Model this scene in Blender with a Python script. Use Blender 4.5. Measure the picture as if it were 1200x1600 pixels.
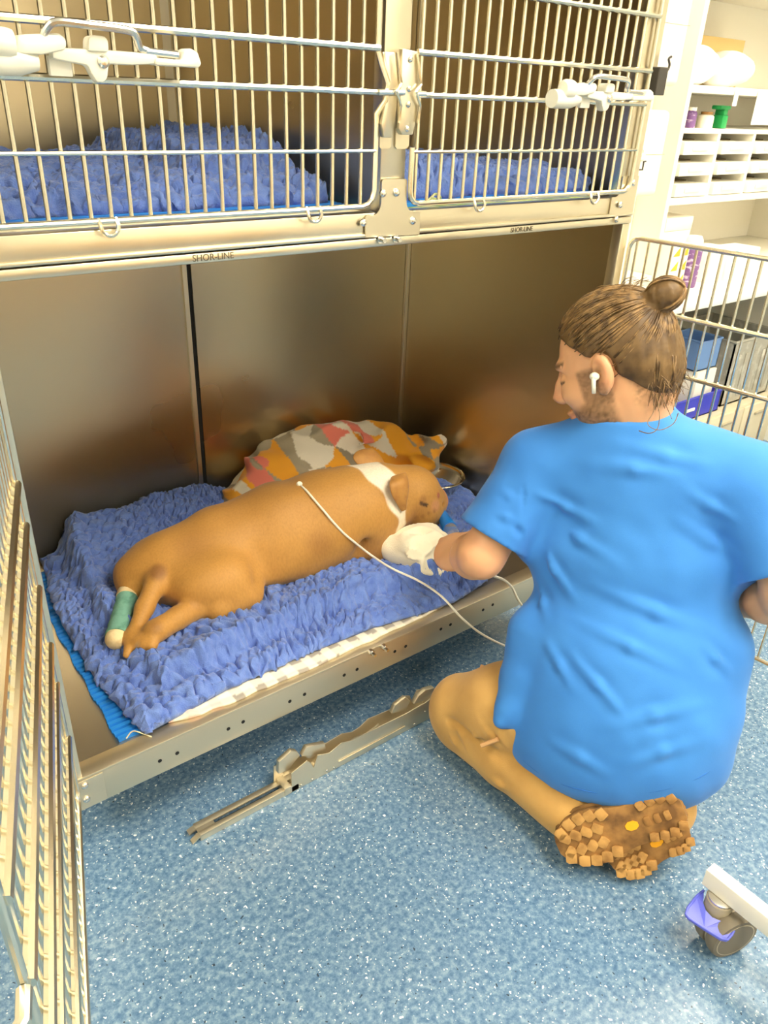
import bpy, bmesh, math, random
import numpy as np
from mathutils import Vector, Matrix, Euler

for o in list(bpy.data.objects):
    bpy.data.objects.remove(o)
scene = bpy.context.scene
COL = scene.collection

# ------------------------------------------------------------------ camera
FPX = 1220.0                                   # focal length in pixels of the 1200x1600 frame
CAM = np.array([-0.1946, -1.0244, 1.25])
RC = np.array([[0.79207816, -0.2615362, 0.55155327],      # columns: right, down, forward of the camera
               [-0.60918694, -0.39607838, 0.68703216],
               [0.03877455, -0.88018221, -0.47304947]])
cam = bpy.data.cameras.new('camera')
cam.sensor_fit = 'VERTICAL'; cam.sensor_height = 36.0; cam.lens = FPX / 1600 * 36.0
cam.clip_start = 0.02; cam.clip_end = 60
camo = bpy.data.objects.new('camera', cam); COL.objects.link(camo)
m = Matrix.Identity(4)
for i in range(3):
    m[i][0] = RC[i][0]; m[i][1] = -RC[i][1]; m[i][2] = -RC[i][2]; m[i][3] = CAM[i]
camo.matrix_world = m
scene.camera = camo

# ------------------------------------------------------------------ world, lights, exposure
w = bpy.data.worlds.new('world'); scene.world = w; w.use_nodes = True
w.node_tree.nodes['Background'].inputs[0].default_value = (1.0, 0.93, 0.80, 1)
w.node_tree.nodes['Background'].inputs[1].default_value = 0.35
vs = scene.view_settings
vs.view_transform = 'Standard'; vs.look = 'None'; vs.gamma = 1.0; vs.use_curve_mapping = False
vs.exposure = 1.45
LAMP_STRENGTH = 13.0
LAMP_COLOR = (1.0, 0.90, 0.72)
LAMPS = [(0.85, -1.15), (1.95, -1.20), (2.40, -0.10), (2.1, -2.7), (0.5, -2.4), (-1.15, -0.55)]     # ceiling panels, x y
ROOM_H = 2.55

# ------------------------------------------------------------------ helpers
def _ray(p):
    return RC @ np.array([p[0] - 600.0, p[1] - 800.0, FPX])
def pt(x, y, ax, v):                           # the point of a plane (axis = value) seen at a place of the photograph
    r = _ray((x, y)); i = 'xyz'.index(ax)
    return Vector(CAM + r * ((v - CAM[i]) / r[i]))
def dp(x, y, d):                               # the point at camera depth d
    return Vector(CAM + _ray((x, y)) * d / FPX)

def lin(r, g, b):
    f = lambda c: (c / 255 / 12.92) if c / 255 <= 0.04045 else ((c / 255 + 0.055) / 1.055) ** 2.4
    return (f(r), f(g), f(b), 1.0)

class MB:
    """collects shapes, then links them as one mesh object"""
    def __init__(s): s.v = []; s.f = []
    def add(s, vs, fs):
        n = len(s.v); s.v += [tuple(v) for v in vs]; s.f += [tuple(i + n for i in f) for f in fs]; return s
    def bm(s, b):
        b.verts.ensure_lookup_table(); b.verts.index_update()
        s.add([v.co[:] for v in b.verts], [[v.index for v in f.verts] for f in b.faces]); b.free(); return s
    def box(s, x0, x1, y0, y1, z0, z1, bev=0.0, M=None, seg=2):
        b = bmesh.new()
        bmesh.ops.create_cube(b, size=1.0)
        for v in b.verts:
            v.co = Vector(((x0 + x1) / 2 + v.co.x * (x1 - x0), (y0 + y1) / 2 + v.co.y * (y1 - y0), (z0 + z1) / 2 + v.co.z * (z1 - z0)))
        if bev > 0:
            bmesh.ops.bevel(b, geom=list(b.edges), offset=bev, segments=seg, profile=0.5, affect='EDGES')
        if M is not None:
            for v in b.verts: v.co = M @ v.co
        return s.bm(b)
    def tube(s, pts, r, n=8, cap=True, closed=False):
        P = [Vector(p) for p in pts]; N = len(P)
        rs = r if isinstance(r, (list, tuple)) else [r] * N
        vs = []; fs = []; prev = None
        for i, p in enumerate(P):
            if closed: t = P[(i + 1) % N] - P[i - 1]
            else: t = P[min(i + 1, N - 1)] - P[max(i - 1, 0)]
            t = t.normalized() if t.length > 1e-9 else Vector((0, 0, 1))
            if prev is None:
                a = Vector((0, 0, 1)) if abs(t.z) < 0.9 else Vector((1, 0, 0))
                u = t.cross(a).normalized()
            else:
                u = (prev - t * prev.dot(t))
                u = u.normalized() if u.length > 1e-9 else t.orthogonal().normalized()
            prev = u; w_ = t.cross(u)
            for k in range(n):
                a = 2 * math.pi * k / n
                vs.append(p + (u * math.cos(a) + w_ * math.sin(a)) * rs[i])
        rows = N if closed else N - 1
        for i in range(rows):
            j = (i + 1) % N
            for k in range(n):
                fs.append((i * n + k, i * n + (k + 1) % n, j * n + (k + 1) % n, j * n + k))
        if cap and not closed:
            fs.append(tuple(range(n - 1, -1, -1))); fs.append(tuple((N - 1) * n + k for k in range(n)))
        return s.add(vs, fs)
    def cyl(s, a, b, r, n=16, r2=None):
        return s.tube([a, b], [r, r if r2 is None else r2], n)
    def lathe(s, prof, n=24, M=None):
        vs = []; fs = []
        for (r, z) in prof:
            for k in range(n):
                a = 2 * math.pi * k / n
                v = Vector((r * math.cos(a), r * math.sin(a), z)); vs.append(M @ v if M is not None else v)
        for i in range(len(prof) - 1):
            for k in range(n):
                fs.append((i * n + k, i * n + (k + 1) % n, (i + 1) * n + (k + 1) % n, (i + 1) * n + k))
        if prof[0][0] > 1e-6: fs.append(tuple(range(n - 1, -1, -1)))
        if prof[-1][0] > 1e-6: fs.append(tuple((len(prof) - 1) * n + k for k in range(n)))
        return s.add(vs, fs)
    def prism(s, poly, d, M=None, y0=0.0, bev=0.0):
        """polygon in x,z extruded along y from y0 to y0+d"""
        b = bmesh.new()
        f = b.faces.new([b.verts.new((x, y0, z)) for x, z in poly])
        e = bmesh.ops.extrude_face_region(b, geom=[f])
        bmesh.ops.translate(b, verts=[v for v in e['geom'] if isinstance(v, bmesh.types.BMVert)], vec=(0, d, 0))
        bmesh.ops.recalc_face_normals(b, faces=b.faces)
        if bev > 0:
            bmesh.ops.bevel(b, geom=list(b.edges), offset=bev, segments=2, profile=0.5, affect='EDGES')
        if M is not None:
            for v in b.verts: v.co = M @ v.co
        return s.bm(b)
    def ball(s, c, r, n=14, sc=(1, 1, 1), M=None):
        b = bmesh.new(); bmesh.ops.create_uvsphere(b, u_segments=n, v_segments=max(6, n // 2 + 2), radius=1)
        for v in b.verts:
            q = Vector((v.co.x * sc[0] * r, v.co.y * sc[1] * r, v.co.z * sc[2] * r))
            if M is not None: q = M @ q
            v.co = q + Vector(c)
        return s.bm(b)
    def build(s, name, mat, parent=None, smooth=False, loc=None, mw=None, angle=35):
        me = bpy.data.meshes.new(name); me.from_pydata(s.v, [], s.f); me.update()
        b = bmesh.new(); b.from_mesh(me); bmesh.ops.recalc_face_normals(b, faces=b.faces); b.to_mesh(me); b.free()
        return link(name, me, mat, parent, smooth, loc, mw, angle)

def link(name, me, mat, parent=None, smooth=False, loc=None, mw=None, angle=35):
    o = bpy.data.objects.new(name, me); COL.objects.link(o)
    if mat is not None: me.materials.append(mat)
    if smooth:
        me.polygons.foreach_set('use_smooth', [True] * len(me.polygons))
        if smooth != 'full':
            try: me.set_sharp_from_angle(angle=math.radians(angle))
            except Exception: pass
    if parent is not None: o.parent = parent
    if mw is not None: o.matrix_local = mw
    elif loc is not None: o.location = loc
    return o

def share(name, src, parent=None, loc=None, mw=None):      # another object with the mesh of src
    o = bpy.data.objects.new(name, src.data); COL.objects.link(o)
    if parent is not None: o.parent = parent
    if mw is not None: o.matrix_local = mw
    elif loc is not None: o.location = loc
    return o

def tag(o, label=None, cat=None, group=None, kind=None):
    if label: o['label'] = label
    if cat: o['category'] = cat
    if group: o['group'] = group
    if kind: o['kind'] = kind
    return o
def empty(name, loc=(0, 0, 0), label=None, cat=None, group=None, rz=0.0):
    o = bpy.data.objects.new(name, None); COL.objects.link(o); o.location = loc; o.rotation_euler = (0, 0, rz)
    o.empty_display_size = 0.05
    return tag(o, label, cat, group)
def structure(o): o['kind'] = 'structure'; return o

def bez(pts, n=8):                              # Catmull-Rom through the points
    P = [Vector(p) for p in pts]; out = []
    for i in range(len(P) - 1):
        p0 = P[max(i - 1, 0)]; p1 = P[i]; p2 = P[i + 1]; p3 = P[min(i + 2, len(P) - 1)]
        for k in range(n):
            t = k / n
            out.append(0.5 * ((2 * p1) + (p2 - p0) * t + (2 * p0 - 5 * p1 + 4 * p2 - p3) * t * t + (3 * p1 - p0 - 3 * p2 + p3) * t ** 3))
    out.append(P[-1]); return out

# ---- noise and signed distance fields (numpy)
def _hash(ix, iy, iz, seed):
    h = (ix.astype(np.int64) * 374761393 + iy.astype(np.int64) * 668265263 + iz.astype(np.int64) * 2147483647 + seed * 1274126177) & 0xffffffff
    h = ((h ^ (h >> 13)) * 1274126177) & 0xffffffff
    return ((h ^ (h >> 16)) & 0xffff).astype(np.float32) / 32767.5 - 1.0
def noise3(x, y, z, seed=0):
    x = np.asarray(x, np.float32); y = np.asarray(y, np.float32); z = np.asarray(z, np.float32)
    x, y, z = np.broadcast_arrays(x, y, z)
    ix = np.floor(x); iy = np.floor(y); iz = np.floor(z)
    fx = x - ix; fy = y - iy; fz = z - iz
    fx = fx * fx * (3 - 2 * fx); fy = fy * fy * (3 - 2 * fy); fz = fz * fz * (3 - 2 * fz)
    r = 0
    for a in (0, 1):
        for b in (0, 1):
            for c in (0, 1):
                r = r + _hash(ix + a, iy + b, iz + c, seed) * (fx if a else 1 - fx) * (fy if b else 1 - fy) * (fz if c else 1 - fz)
    return r
def worley2(x, y, seed=0, jit=0.9):
    ix = np.floor(x); iy = np.floor(y); best = np.full(np.shape(x), 9.0, np.float32)
    for a in (-1, 0, 1):
        for b in (-1, 0, 1):
            cx = ix + a; cy = iy + b; z0 = np.zeros_like(cx)
            px = cx + 0.5 + 0.5 * jit * _hash(cx, cy, z0, seed); py = cy + 0.5 + 0.5 * jit * _hash(cx, cy, z0 + 7, seed + 5)
            best = np.minimum(best, (px - x) ** 2 + (py - y) ** 2)
    return np.sqrt(best)
def sstep(a, b, x):
    t = np.clip((x - a) / (b - a), 0, 1); return t * t * (3 - 2 * t)

class Field:
    def __init__(s, lo, hi, h):
        s.h = h; s.lo = np.array(lo, np.float32)
        n = np.ceil((np.array(hi) - np.array(lo)) / h).astype(int) + 1; s.n = n
        s.ax = [s.lo[i] + h * np.arange(n[i], dtype=np.float32) for i in range(3)]
        s.f = np.full(tuple(n), 1.0, np.float32)
    def _sl(s, lo, hi, m):
        r = []
        for i in range(3):
            a = int(np.floor((lo[i] - m - s.lo[i]) / s.h)); b = int(np.ceil((hi[i] + m - s.lo[i]) / s.h)) + 1
            a = max(0, min(a, s.n[i])); b = max(a, min(b, s.n[i])); r.append(slice(a, b))
        return tuple(r)
    def grid(s, sl=None):
        a = [s.ax[i] if sl is None else s.ax[i][sl[i]] for i in range(3)]
        return a[0][:, None, None], a[1][None, :, None], a[2][None, None, :]
    def _op(s, sl, d, k, op):
        f = s.f[sl]
        if f.size == 0: return
        if op == '-':                              # carve
            if k <= 0: s.f[sl] = np.maximum(f, -d); return
            hh = np.clip(0.5 - 0.5 * (f + d) / k, 0, 1); s.f[sl] = f + (-d - f) * hh + k * hh * (1 - hh); return
        if op == '&': s.f[sl] = np.maximum(f, d); return
        if k <= 0: s.f[sl] = np.minimum(f, d); return
        hh = np.clip(0.5 + 0.5 * (f - d) / k, 0, 1)
        s.f[sl] = f + (d - f) * hh - k * hh * (1 - hh)
    def cone(s, a, b, ra, rb=None, k=0.02, op='+'):
        rb = ra if rb is None else rb
        a = np.array(a, float); b = np.array(b, float); R = max(ra, rb)
        sl = s._sl(np.minimum(a, b) - R, np.maximum(a, b) + R, 2 * k + 0.03)
        x, y, z = s.grid(sl)
        ba = (b - a); l2 = max(float(ba @ ba), 1e-9)
        px, py, pz = x - a[0], y - a[1], z - a[2]
        t = np.clip((px * ba[0] + py * ba[1] + pz * ba[2]) / l2, 0, 1)
        d = np.sqrt((px - ba[0] * t) ** 2 + (py - ba[1] * t) ** 2 + (pz - ba[2] * t) ** 2) - (ra + (rb - ra) * t)
        s._op(sl, d.astype(np.float32), k, op)
    def chain(s, pts, rs, k=0.02, op='+'):
        for i in range(len(pts) - 1): s.cone(pts[i], pts[i + 1], rs[i], rs[i + 1], k, op)
    def ell(s, c, r, k=0.02, M=None, op='+'):
        c = np.array(c, float); R = max(r)
        e = np.array(r, float) if M is None else np.array([R, R, R])
        sl = s._sl(c - e, c + e, 2 * k + 0.03)
        x, y, z = s.grid(sl); px, py, pz = x - c[0], y - c[1], z - c[2]
        if M is not None:                          # columns of M: the ellipsoid's own axes
            M = np.array(M, float)
            px, py, pz = (M[0, 0] * px + M[1, 0] * py + M[2, 0] * pz, M[0, 1] * px + M[1, 1] * py + M[2, 1] * pz, M[0, 2] * px + M[1, 2] * py + M[2, 2] * pz)
        q = np.sqrt((px / r[0]) ** 2 + (py / r[1]) ** 2 + (pz / r[2]) ** 2)
        g = np.sqrt((px / r[0] ** 2) ** 2 + (py / r[1] ** 2) ** 2 + (pz / r[2] ** 2) ** 2) + 1e-9
        s._op(sl, (q * (q - 1) / g).astype(np.float32), k, op)
    def rbox(s, c, half, rad=0.005, k=0.0, M=None, op='+'):
        c = np.array(c, float); R = float(np.linalg.norm(half))
        sl = s._sl(c - R, c + R, 2 * k + 0.03)
        x, y, z = s.grid(sl); px, py, pz = x - c[0], y - c[1], z - c[2]
        if M is not None:
            M = np.array(M, float)
            px, py, pz = (M[0, 0] * px + M[1, 0] * py + M[2, 0] * pz, M[0, 1] * px + M[1, 1] * py + M[2, 1] * pz, M[0, 2] * px + M[1, 2] * py + M[2, 2] * pz)
        qx, qy, qz = abs(px) - half[0] + rad, abs(py) - half[1] + rad, abs(pz) - half[2] + rad
        d = np.sqrt(np.maximum(qx, 0) ** 2 + np.maximum(qy, 0) ** 2 + np.maximum(qz, 0) ** 2) + np.minimum(np.maximum(qx, np.maximum(qy, qz)), 0) - rad
        s._op(sl, d.astype(np.float32), k, op)
    def half(s, p, n, k=0.0, op='-'):              # carve away the side the normal points to
        p = np.array(p, float); n = np.array(n, float); n = n / np.linalg.norm(n)
        x, y, z = s.grid()
        d = (x - p[0]) * n[0] + (y - p[1]) * n[1] + (z - p[2]) * n[2]
        s._op((slice(None),) * 3, (-d).astype(np.float32), k, op)
    def mesh(s, name, smooth=1):
        f = s.f; h = s.h; n = f.shape
        f = f.copy(); f[0] = f[-1] = 1; f[:, 0] = f[:, -1] = 1; f[:, :, 0] = f[:, :, -1] = 1
        ins = f < 0
        c = np.zeros((n[0] - 1, n[1] - 1, n[2] - 1), np.int8)
        for a in (0, 1):
            for b in (0, 1):
                for d in (0, 1):
                    c += ins[a:n[0] - 1 + a, b:n[1] - 1 + b, d:n[2] - 1 + d]
        act = np.argwhere((c > 0) & (c < 8))
        idx = np.full(c.shape, -1, np.int32); idx[tuple(act.T)] = np.arange(len(act))
        corner = {}
        for a in (0, 1):
            for b in (0, 1):
                for d in (0, 1):
                    corner[(a, b, d)] = f[act[:, 0] + a, act[:, 1] + b, act[:, 2] + d]
        acc = np.zeros((len(act), 3), np.float32); cnt = np.zeros(len(act), np.float32)
        ks = list(corner)
        for p in ks:
            for q in ks:
                dif = [q[i] - p[i] for i in range(3)]
                if sum(dif) == 1 and min(dif) == 0:
                    fa, fb = corner[p], corner[q]; cr = (fa < 0) != (fb < 0)
                    t = np.where(cr, fa / np.where(cr, fa - fb, 1), 0)
                    for i in range(3): acc[:, i] += np.where(cr, p[i] + dif[i] * t, 0)
                    cnt += cr
        V = (act + acc / cnt[:, None]) * h + s.lo
        Q = []
        for ax in range(3):
            sl0 = [slice(None)] * 3; sl1 = [slice(None)] * 3
            sl0[ax] = slice(0, n[ax] - 1); sl1[ax] = slice(1, n[ax])
            A = ins[tuple(sl0)]; B = ins[tuple(sl1)]
            e = np.argwhere(A != B); fl = A[tuple(e.T)]
            u, v = (ax + 1) % 3, (ax + 2) % 3
            ok = (e[:, u] > 0) & (e[:, v] > 0) & (e[:, u] < n[u] - 1) & (e[:, v] < n[v] - 1); e = e[ok]; fl = fl[ok]
            def ci(du, dv):
                t = e.copy(); t[:, u] += du; t[:, v] += dv; return idx[tuple(t.T)]
            q = np.stack([ci(-1, -1), ci(0, -1), ci(0, 0), ci(-1, 0)], 1)
            q = np.where(fl[:, None], q, q[:, ::-1]); Q.append(q)
        Q = np.concatenate(Q)
        for _ in range(smooth):
            S_ = np.zeros_like(V); K = np.zeros(len(V), np.float32)
            for i in range(4):
                a, b = Q[:, i], Q[:, (i + 1) % 4]
                for j in range(3): S_[:, j] += np.bincount(a, V[b, j], len(V)) + np.bincount(b, V[a, j], len(V))
                K += np.bincount(a, minlength=len(V)) + np.bincount(b, minlength=len(V))
            V = 0.5 * V + 0.5 * S_ / np.maximum(K, 1)[:, None]
        return np_mesh(name, V, Q), V

def np_mesh(name, V, Q):
    me = bpy.data.meshes.new(name); k = Q.shape[1]
    me.vertices.add(len(V)); me.vertices.foreach_set('co', np.ascontiguousarray(V, np.float32).ravel())
    me.loops.add(Q.size); me.loops.foreach_set('vertex_index', np.ascontiguousarray(Q, np.int32).ravel())
    me.polygons.add(len(Q)); me.polygons.foreach_set('loop_start', np.arange(0, Q.size, k, dtype=np.int32))
    me.update(calc_edges=True); me.validate(); return me
def paint(me, C):                                  # per-vertex pigment (coat, prints) as colour attribute "pigment"
    a = me.color_attributes.new('pigment', 'FLOAT_COLOR', 'POINT')
    C4 = np.ones((len(C), 4), np.float32); C4[:, :3] = C; a.data.foreach_set('color', C4.ravel())

def heightfield(name, x0, x1, y0, y1, nx, ny, fz, mask=None, base=None):
    """a closed sheet: top z = fz(x, y), underside z = base(x, y); mask >0 keeps the cell"""
    xs = np.linspace(x0, x1, nx); ys = np.linspace(y0, y1, ny)
    Xg, Yg = np.meshgrid(xs, ys, indexing='ij')
    return Xg, Yg

# ------------------------------------------------------------------ materials
def mat(name, col=(0.8, 0.8, 0.8, 1), rough=0.5, metal=0.0, noise=None, bump=None, sheen=0.0, attr=None, aniso=0.0, spec=0.5, trans=0.0, alpha=1.0, coat=0.0, sss=0.0, ior=None, emit=None, rot=0.0, roughvar=None):
    m = bpy.data.materials.new(name); m.use_nodes = True
    nt = m.node_tree; N = nt.nodes; L = nt.links; b = N['Principled BSDF']
    b.inputs['Base Color'].default_value = col; b.inputs['Roughness'].default_value = rough; b.inputs['Metallic'].default_value = metal
    b.inputs['Specular IOR Level'].default_value = spec
    if ior: b.inputs['IOR'].default_value = ior
    b.inputs['Sheen Weight'].default_value = sheen
    if sheen: b.inputs['Sheen Roughness'].default_value = 0.5
    b.inputs['Transmission Weight'].default_value = trans; b.inputs['Alpha'].default_value = alpha; b.inputs['Coat Weight'].default_value = coat
    if sss:
        b.inputs['Subsurface Weight'].default_value = sss; b.inputs['Subsurface Radius'].default_value = (0.012, 0.004, 0.002); b.inputs['Subsurface Scale'].default_value = 1.0
    if aniso:
        b.inputs['Anisotropic'].default_value = aniso; b.inputs['Anisotropic Rotation'].default_value = rot
    if emit:
        b.inputs['Emission Color'].default_value = emit[0]; b.inputs['Emission Strength'].default_value = emit[1]
    tc = N.new('ShaderNodeTexCoord')
    def mapped(scale):
        mp = N.new('ShaderNodeMapping'); L.new(tc.outputs['Object'], mp.inputs['Vector'])
        mp.inputs['Scale'].default_value = scale if isinstance(scale, (tuple, list)) else (scale,) * 3
        return mp.outputs['Vector']
    src = None
    if attr:
        a = N.new('ShaderNodeAttribute'); a.attribute_name = attr; src = a.outputs['Color']
    if noise:                                       # (scale, other colour, low, high, detail)
        sc, c2, lo, hi = noise[:4]
        n = N.new('ShaderNodeTexNoise'); n.inputs['Scale'].default_value = 1.0; n.inputs['Detail'].default_value = noise[4] if len(noise) > 4 else 4
        L.new(mapped(sc), n.inputs['Vector'])
        r = N.new('ShaderNodeMapRange'); r.inputs['From Min'].default_value = lo; r.inputs['From Max'].default_value = hi
        L.new(n.outputs['Fac'], r.inputs['Value'])
        mx = N.new('ShaderNodeMix'); mx.data_type = 'RGBA'; L.new(r.outputs['Result'], mx.inputs['Factor'])
        if attr:
            mul = N.new('ShaderNodeMix'); mul.data_type = 'RGBA'; mul.blend_type = 'MULTIPLY'; mul.inputs['Factor'].default_value = 1.0
            L.new(src, mul.inputs['A']); mul.inputs['B'].default_value = c2
            L.new(src, mx.inputs['A']); L.new(mul.outputs['Result'], mx.inputs['B'])
        else:
            mx.inputs['A'].default_value = col; mx.inputs['B'].default_value = c2
        src = mx.outputs['Result']
    if src is not None: L.new(src, b.inputs['Base Color'])
    if roughvar:                                    # (scale, low rough, high rough)
        n = N.new('ShaderNodeTexNoise'); n.inputs['Scale'].default_value = 1.0; n.inputs['Detail'].default_value = 3; L.new(mapped(roughvar[0]), n.inputs['Vector'])
        r = N.new('ShaderNodeMapRange'); r.inputs['From Min'].default_value = 0.3; r.inputs['From Max'].default_value = 0.7
        r.inputs['To Min'].default_value = roughvar[1]; r.inputs['To Max'].default_value = roughvar[2]
        L.new(n.outputs['Fac'], r.inputs['Value']); L.new(r.outputs['Result'], b.inputs['Roughness'])
    if bump:                                        # (scale, strength, distance[, detail])
        n = N.new('ShaderNodeTexNoise'); n.inputs['Scale'].default_value = 1.0; n.inputs['Detail'].default_value = bump[3] if len(bump) > 3 else 3; L.new(mapped(bump[0]), n.inputs['Vector'])
        bp = N.new('ShaderNodeBump'); bp.inputs['Strength'].default_value = bump[1]; bp.inputs['Distance'].default_value = bump[2]
        L.new(n.outputs['Fac'], bp.inputs['Height']); L.new(bp.outputs['Normal'], b.inputs['Normal'])
    return m

M = {}
M['steel_wall'] = mat('brushed steel sheet', lin(202, 188, 158), 0.30, 1.0, roughvar=((2.5, 2.5, 3.0), 0.27, 0.34))
M['steel'] = mat('satin steel', lin(224, 214, 190), 0.33, 1.0, roughvar=((5, 5, 9), 0.28, 0.40))
M['steel_floor'] = mat('worn steel pan', lin(205, 196, 182), 0.38, 1.0)
M['steel_lip'] = mat('dull steel lip', lin(226, 214, 188), 0.48, 1.0)
M['wire'] = mat('plated wire', lin(232, 224, 202), 0.26, 1.0)
M['bolt'] = mat('bolt metal', lin(225, 222, 214), 0.22, 1.0)
M['black'] = mat('black void', lin(16, 15, 14), 0.7)
M['dark_plastic'] = mat('dark plastic', lin(58, 54, 48), 0.5)
M['white_plastic'] = mat('ivory plastic', lin(232, 230, 214), 0.38, noise=((18, 18, 18), lin(220, 215, 195), 0.5, 0.8))
M['wall'] = mat('white wall paint', lin(246, 241, 226), 0.7, bump=((60, 60, 60), 0.05, 0.003))
M['ceiling'] = mat('ceiling paint', lin(240, 236, 226), 0.8)
M['white_laminate'] = mat('white laminate', lin(250, 246, 232), 0.4)

# ------------------------------------------------------------------ the room
def floor_material():
    m = bpy.data.materials.new('speckled blue vinyl'); m.use_nodes = True
    nt = m.node_tree; N = nt.nodes; L = nt.links; b = N['Principled BSDF']
    tc = N.new('ShaderNodeTexCoord')
    def noise(scale, detail=4, rough=0.5):
        n = N.new('ShaderNodeTexNoise'); n.inputs['Scale'].default_value = scale; n.inputs['Detail'].default_value = detail; n.inputs['Roughness'].default_value = rough
        L.new(tc.outputs['Object'], n.inputs['Vector']); return n.outputs['Fac']
    def ramp(src, stops):
        r = N.new('ShaderNodeValToRGB'); e = r.color_ramp.elements
        while len(e) < len(stops): e.new(0.5)
        for k, (p, c) in enumerate(stops): e[k].position = p; e[k].color = c
        L.new(src, r.inputs['Fac']); return r.outputs['Color']
    def mix(a, bb, fac, mode='MIX'):
        x = N.new('ShaderNodeMix'); x.data_type = 'RGBA'; x.blend_type = mode
        L.new(a, x.inputs['A'])
        if isinstance(bb, tuple): x.inputs['B'].default_value = bb
        else: L.new(bb, x.inputs['B'])
        if isinstance(fac, float): x.inputs['Factor'].default_value = fac
        else: L.new(fac, x.inputs['Factor'])
        return x.outputs['Result']
    base = ramp(noise(95, 3, 0.65), [(0.34, lin(74, 106, 140)), (0.5, lin(98, 130, 160)), (0.66, lin(132, 158, 180))])
    def chips(scale, cut, seed):
        mp = N.new('ShaderNodeMapping'); L.new(tc.outputs['Object'], mp.inputs['Vector']); mp.inputs['Location'].default_value = (seed, seed * 2, 0)
        v = N.new('ShaderNodeTexVoronoi'); v.inputs['Scale'].default_value = scale; v.inputs['Randomness'].default_value = 1.0
        nz = N.new('ShaderNodeTexNoise'); nz.inputs['Scale'].default_value = scale * 1.6; nz.inputs['Detail'].default_value = 1; L.new(mp.outputs['Vector'], nz.inputs['Vector'])
        ad = N.new('ShaderNodeVectorMath'); ad.operation = 'MULTIPLY_ADD'; ad.inputs[1].default_value = (0.9 / scale,) * 3; L.new(nz.outputs['Color'], ad.inputs[0]); L.new(mp.outputs['Vector'], ad.inputs[2])
        L.new(ad.outputs[0], v.inputs['Vector'])
        mt = N.new('ShaderNodeMath'); mt.operation = 'LESS_THAN'; mt.inputs[1].default_value = cut; L.new(v.outputs['Distance'], mt.inputs[0])
        sep = N.new('ShaderNodeSeparateColor'); L.new(v.outputs['Color'], sep.inputs[0])
        g = N.new('ShaderNodeMath'); g.operation = 'GREATER_THAN'; g.inputs[1].default_value = 0.55; L.new(sep.outputs[0], g.inputs[0])
        q = N.new('ShaderNodeMath'); q.operation = 'MULTIPLY'; L.new(mt.outputs[0], q.inputs[0]); L.new(g.outputs[0], q.inputs[1]); return q.outputs[0]
    c = mix(base, lin(222, 230, 232), chips(85, 0.16, 0.0))
    c = mix(c, lin(196, 208, 214), chips(150, 0.20, 3.1))
    c = mix(c, lin(52, 68, 84), chips(80, 0.13, 7.7))
    L.new(c, b.inputs['Base Color'])
    b.inputs['Roughness'].default_value = 0.25; b.inputs['Specular IOR Level'].default_value = 0.5
    bp = N.new('ShaderNodeBump'); bp.inputs['Strength'].default_value = 0.08; bp.inputs['Distance'].default_value = 0.002
    L.new(noise(160, 2), bp.inputs['Height']); L.new(bp.outputs['Normal'], b.inputs['Normal'])
    return m
M['floor'] = floor_material()
RX0, RX1, RY0, RY1 = -1.9, 4.2, -3.6, 1.02
structure(MB().box(RX0, RX1, RY0, RY1, -0.05, 0.0).build('floor', M['floor']))
structure(MB().box(RX0, RX1, RY0, RY1, ROOM_H, ROOM_H + 0.05).build('ceiling', M['ceiling']))
structure(MB().box(RX0, RX1, RY1, RY1 + 0.05, 0, ROOM_H).build('wall_back', M['wall']))
structure(MB().box(RX0, RX1, RY0 - 0.05, RY0, 0, ROOM_H).build('wall_front', M['wall']))
structure(MB().box(RX0 - 0.05, RX0, RY0, RY1, 0, ROOM_H).build('wall_left', M['wall']))
structure(MB().box(RX1, RX1 + 0.05, RY0, RY1, 0, ROOM_H).build('wall_right', M['wall']))
structure(MB().box(1.30, 2.285, 0.74, RY1, 0, ROOM_H).build('wall_pier', M['wall']))
# ceiling light panels: the lamps of the room
M['diffuser'] = mat('lit diffuser', (1, 1, 1, 1), 0.5, emit=((*LAMP_COLOR, 1), LAMP_STRENGTH))
for i, (lx, ly) in enumerate(LAMPS):
    e = empty('ceiling_light', (lx, ly, ROOM_H - 0.02), ['square ceiling light panel above the kneeling person', 'square ceiling light panel above the trolley side of the room', 'square ceiling light panel above the desk', 'square ceiling light panel in the far right part of the room', 'square ceiling light panel behind the camera', 'square ceiling light panel over the left side of the kennels'][i], 'light', 'ceiling light panels')
    MB().box(-0.31, 0.31, -0.31, 0.31, 0.0, 0.02).build('frame', M['white_laminate'], e)
    MB().box(-0.29, 0.29, -0.29, 0.29, -0.006, -0.001).build('diffuser', M['diffuser'], e)

# ------------------------------------------------------------------ stainless steel kennel bank
W, DEP, ZF, ZU, ZT = 1.225, 0.70, 0.227, 1.078, 1.72
XR = 1.238                                     # inner face of the right wall
K = empty('kennel_bank', (0.61, 0.35, 0), 'stainless steel kennel bank, one wide lower kennel under two upper cages', 'kennel')
KM = Matrix.Translation((-0.61, -0.35, 0))     # children are written in room coordinates
def kp(mb, name, mat_, smooth=False): return mb.build(name, mat_, K, smooth, mw=KM)
kp(MB().box(0, XR, 0.015, DEP, ZF - 0.012, ZF), 'kennel_floor', M['steel_floor'])
kp(MB().box(0.0, 0.566, DEP, DEP + 0.012, 0.16, ZT), 'back_panel', M['steel_wall'])
kp(MB().box(0.590, XR, DEP, DEP + 0.012, 0.16, ZT), 'back_panel', M['steel_wall'])
kp(MB().box(0.566, 0.5765, DEP - 0.006, DEP + 0.010, ZF, ZU - 0.04), 'seam_channel', M['steel'])
kp(MB().box(0.5765, 0.590, DEP + 0.004, DEP + 0.010, ZF, ZU - 0.04), 'seam_gap', M['black'])
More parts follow.
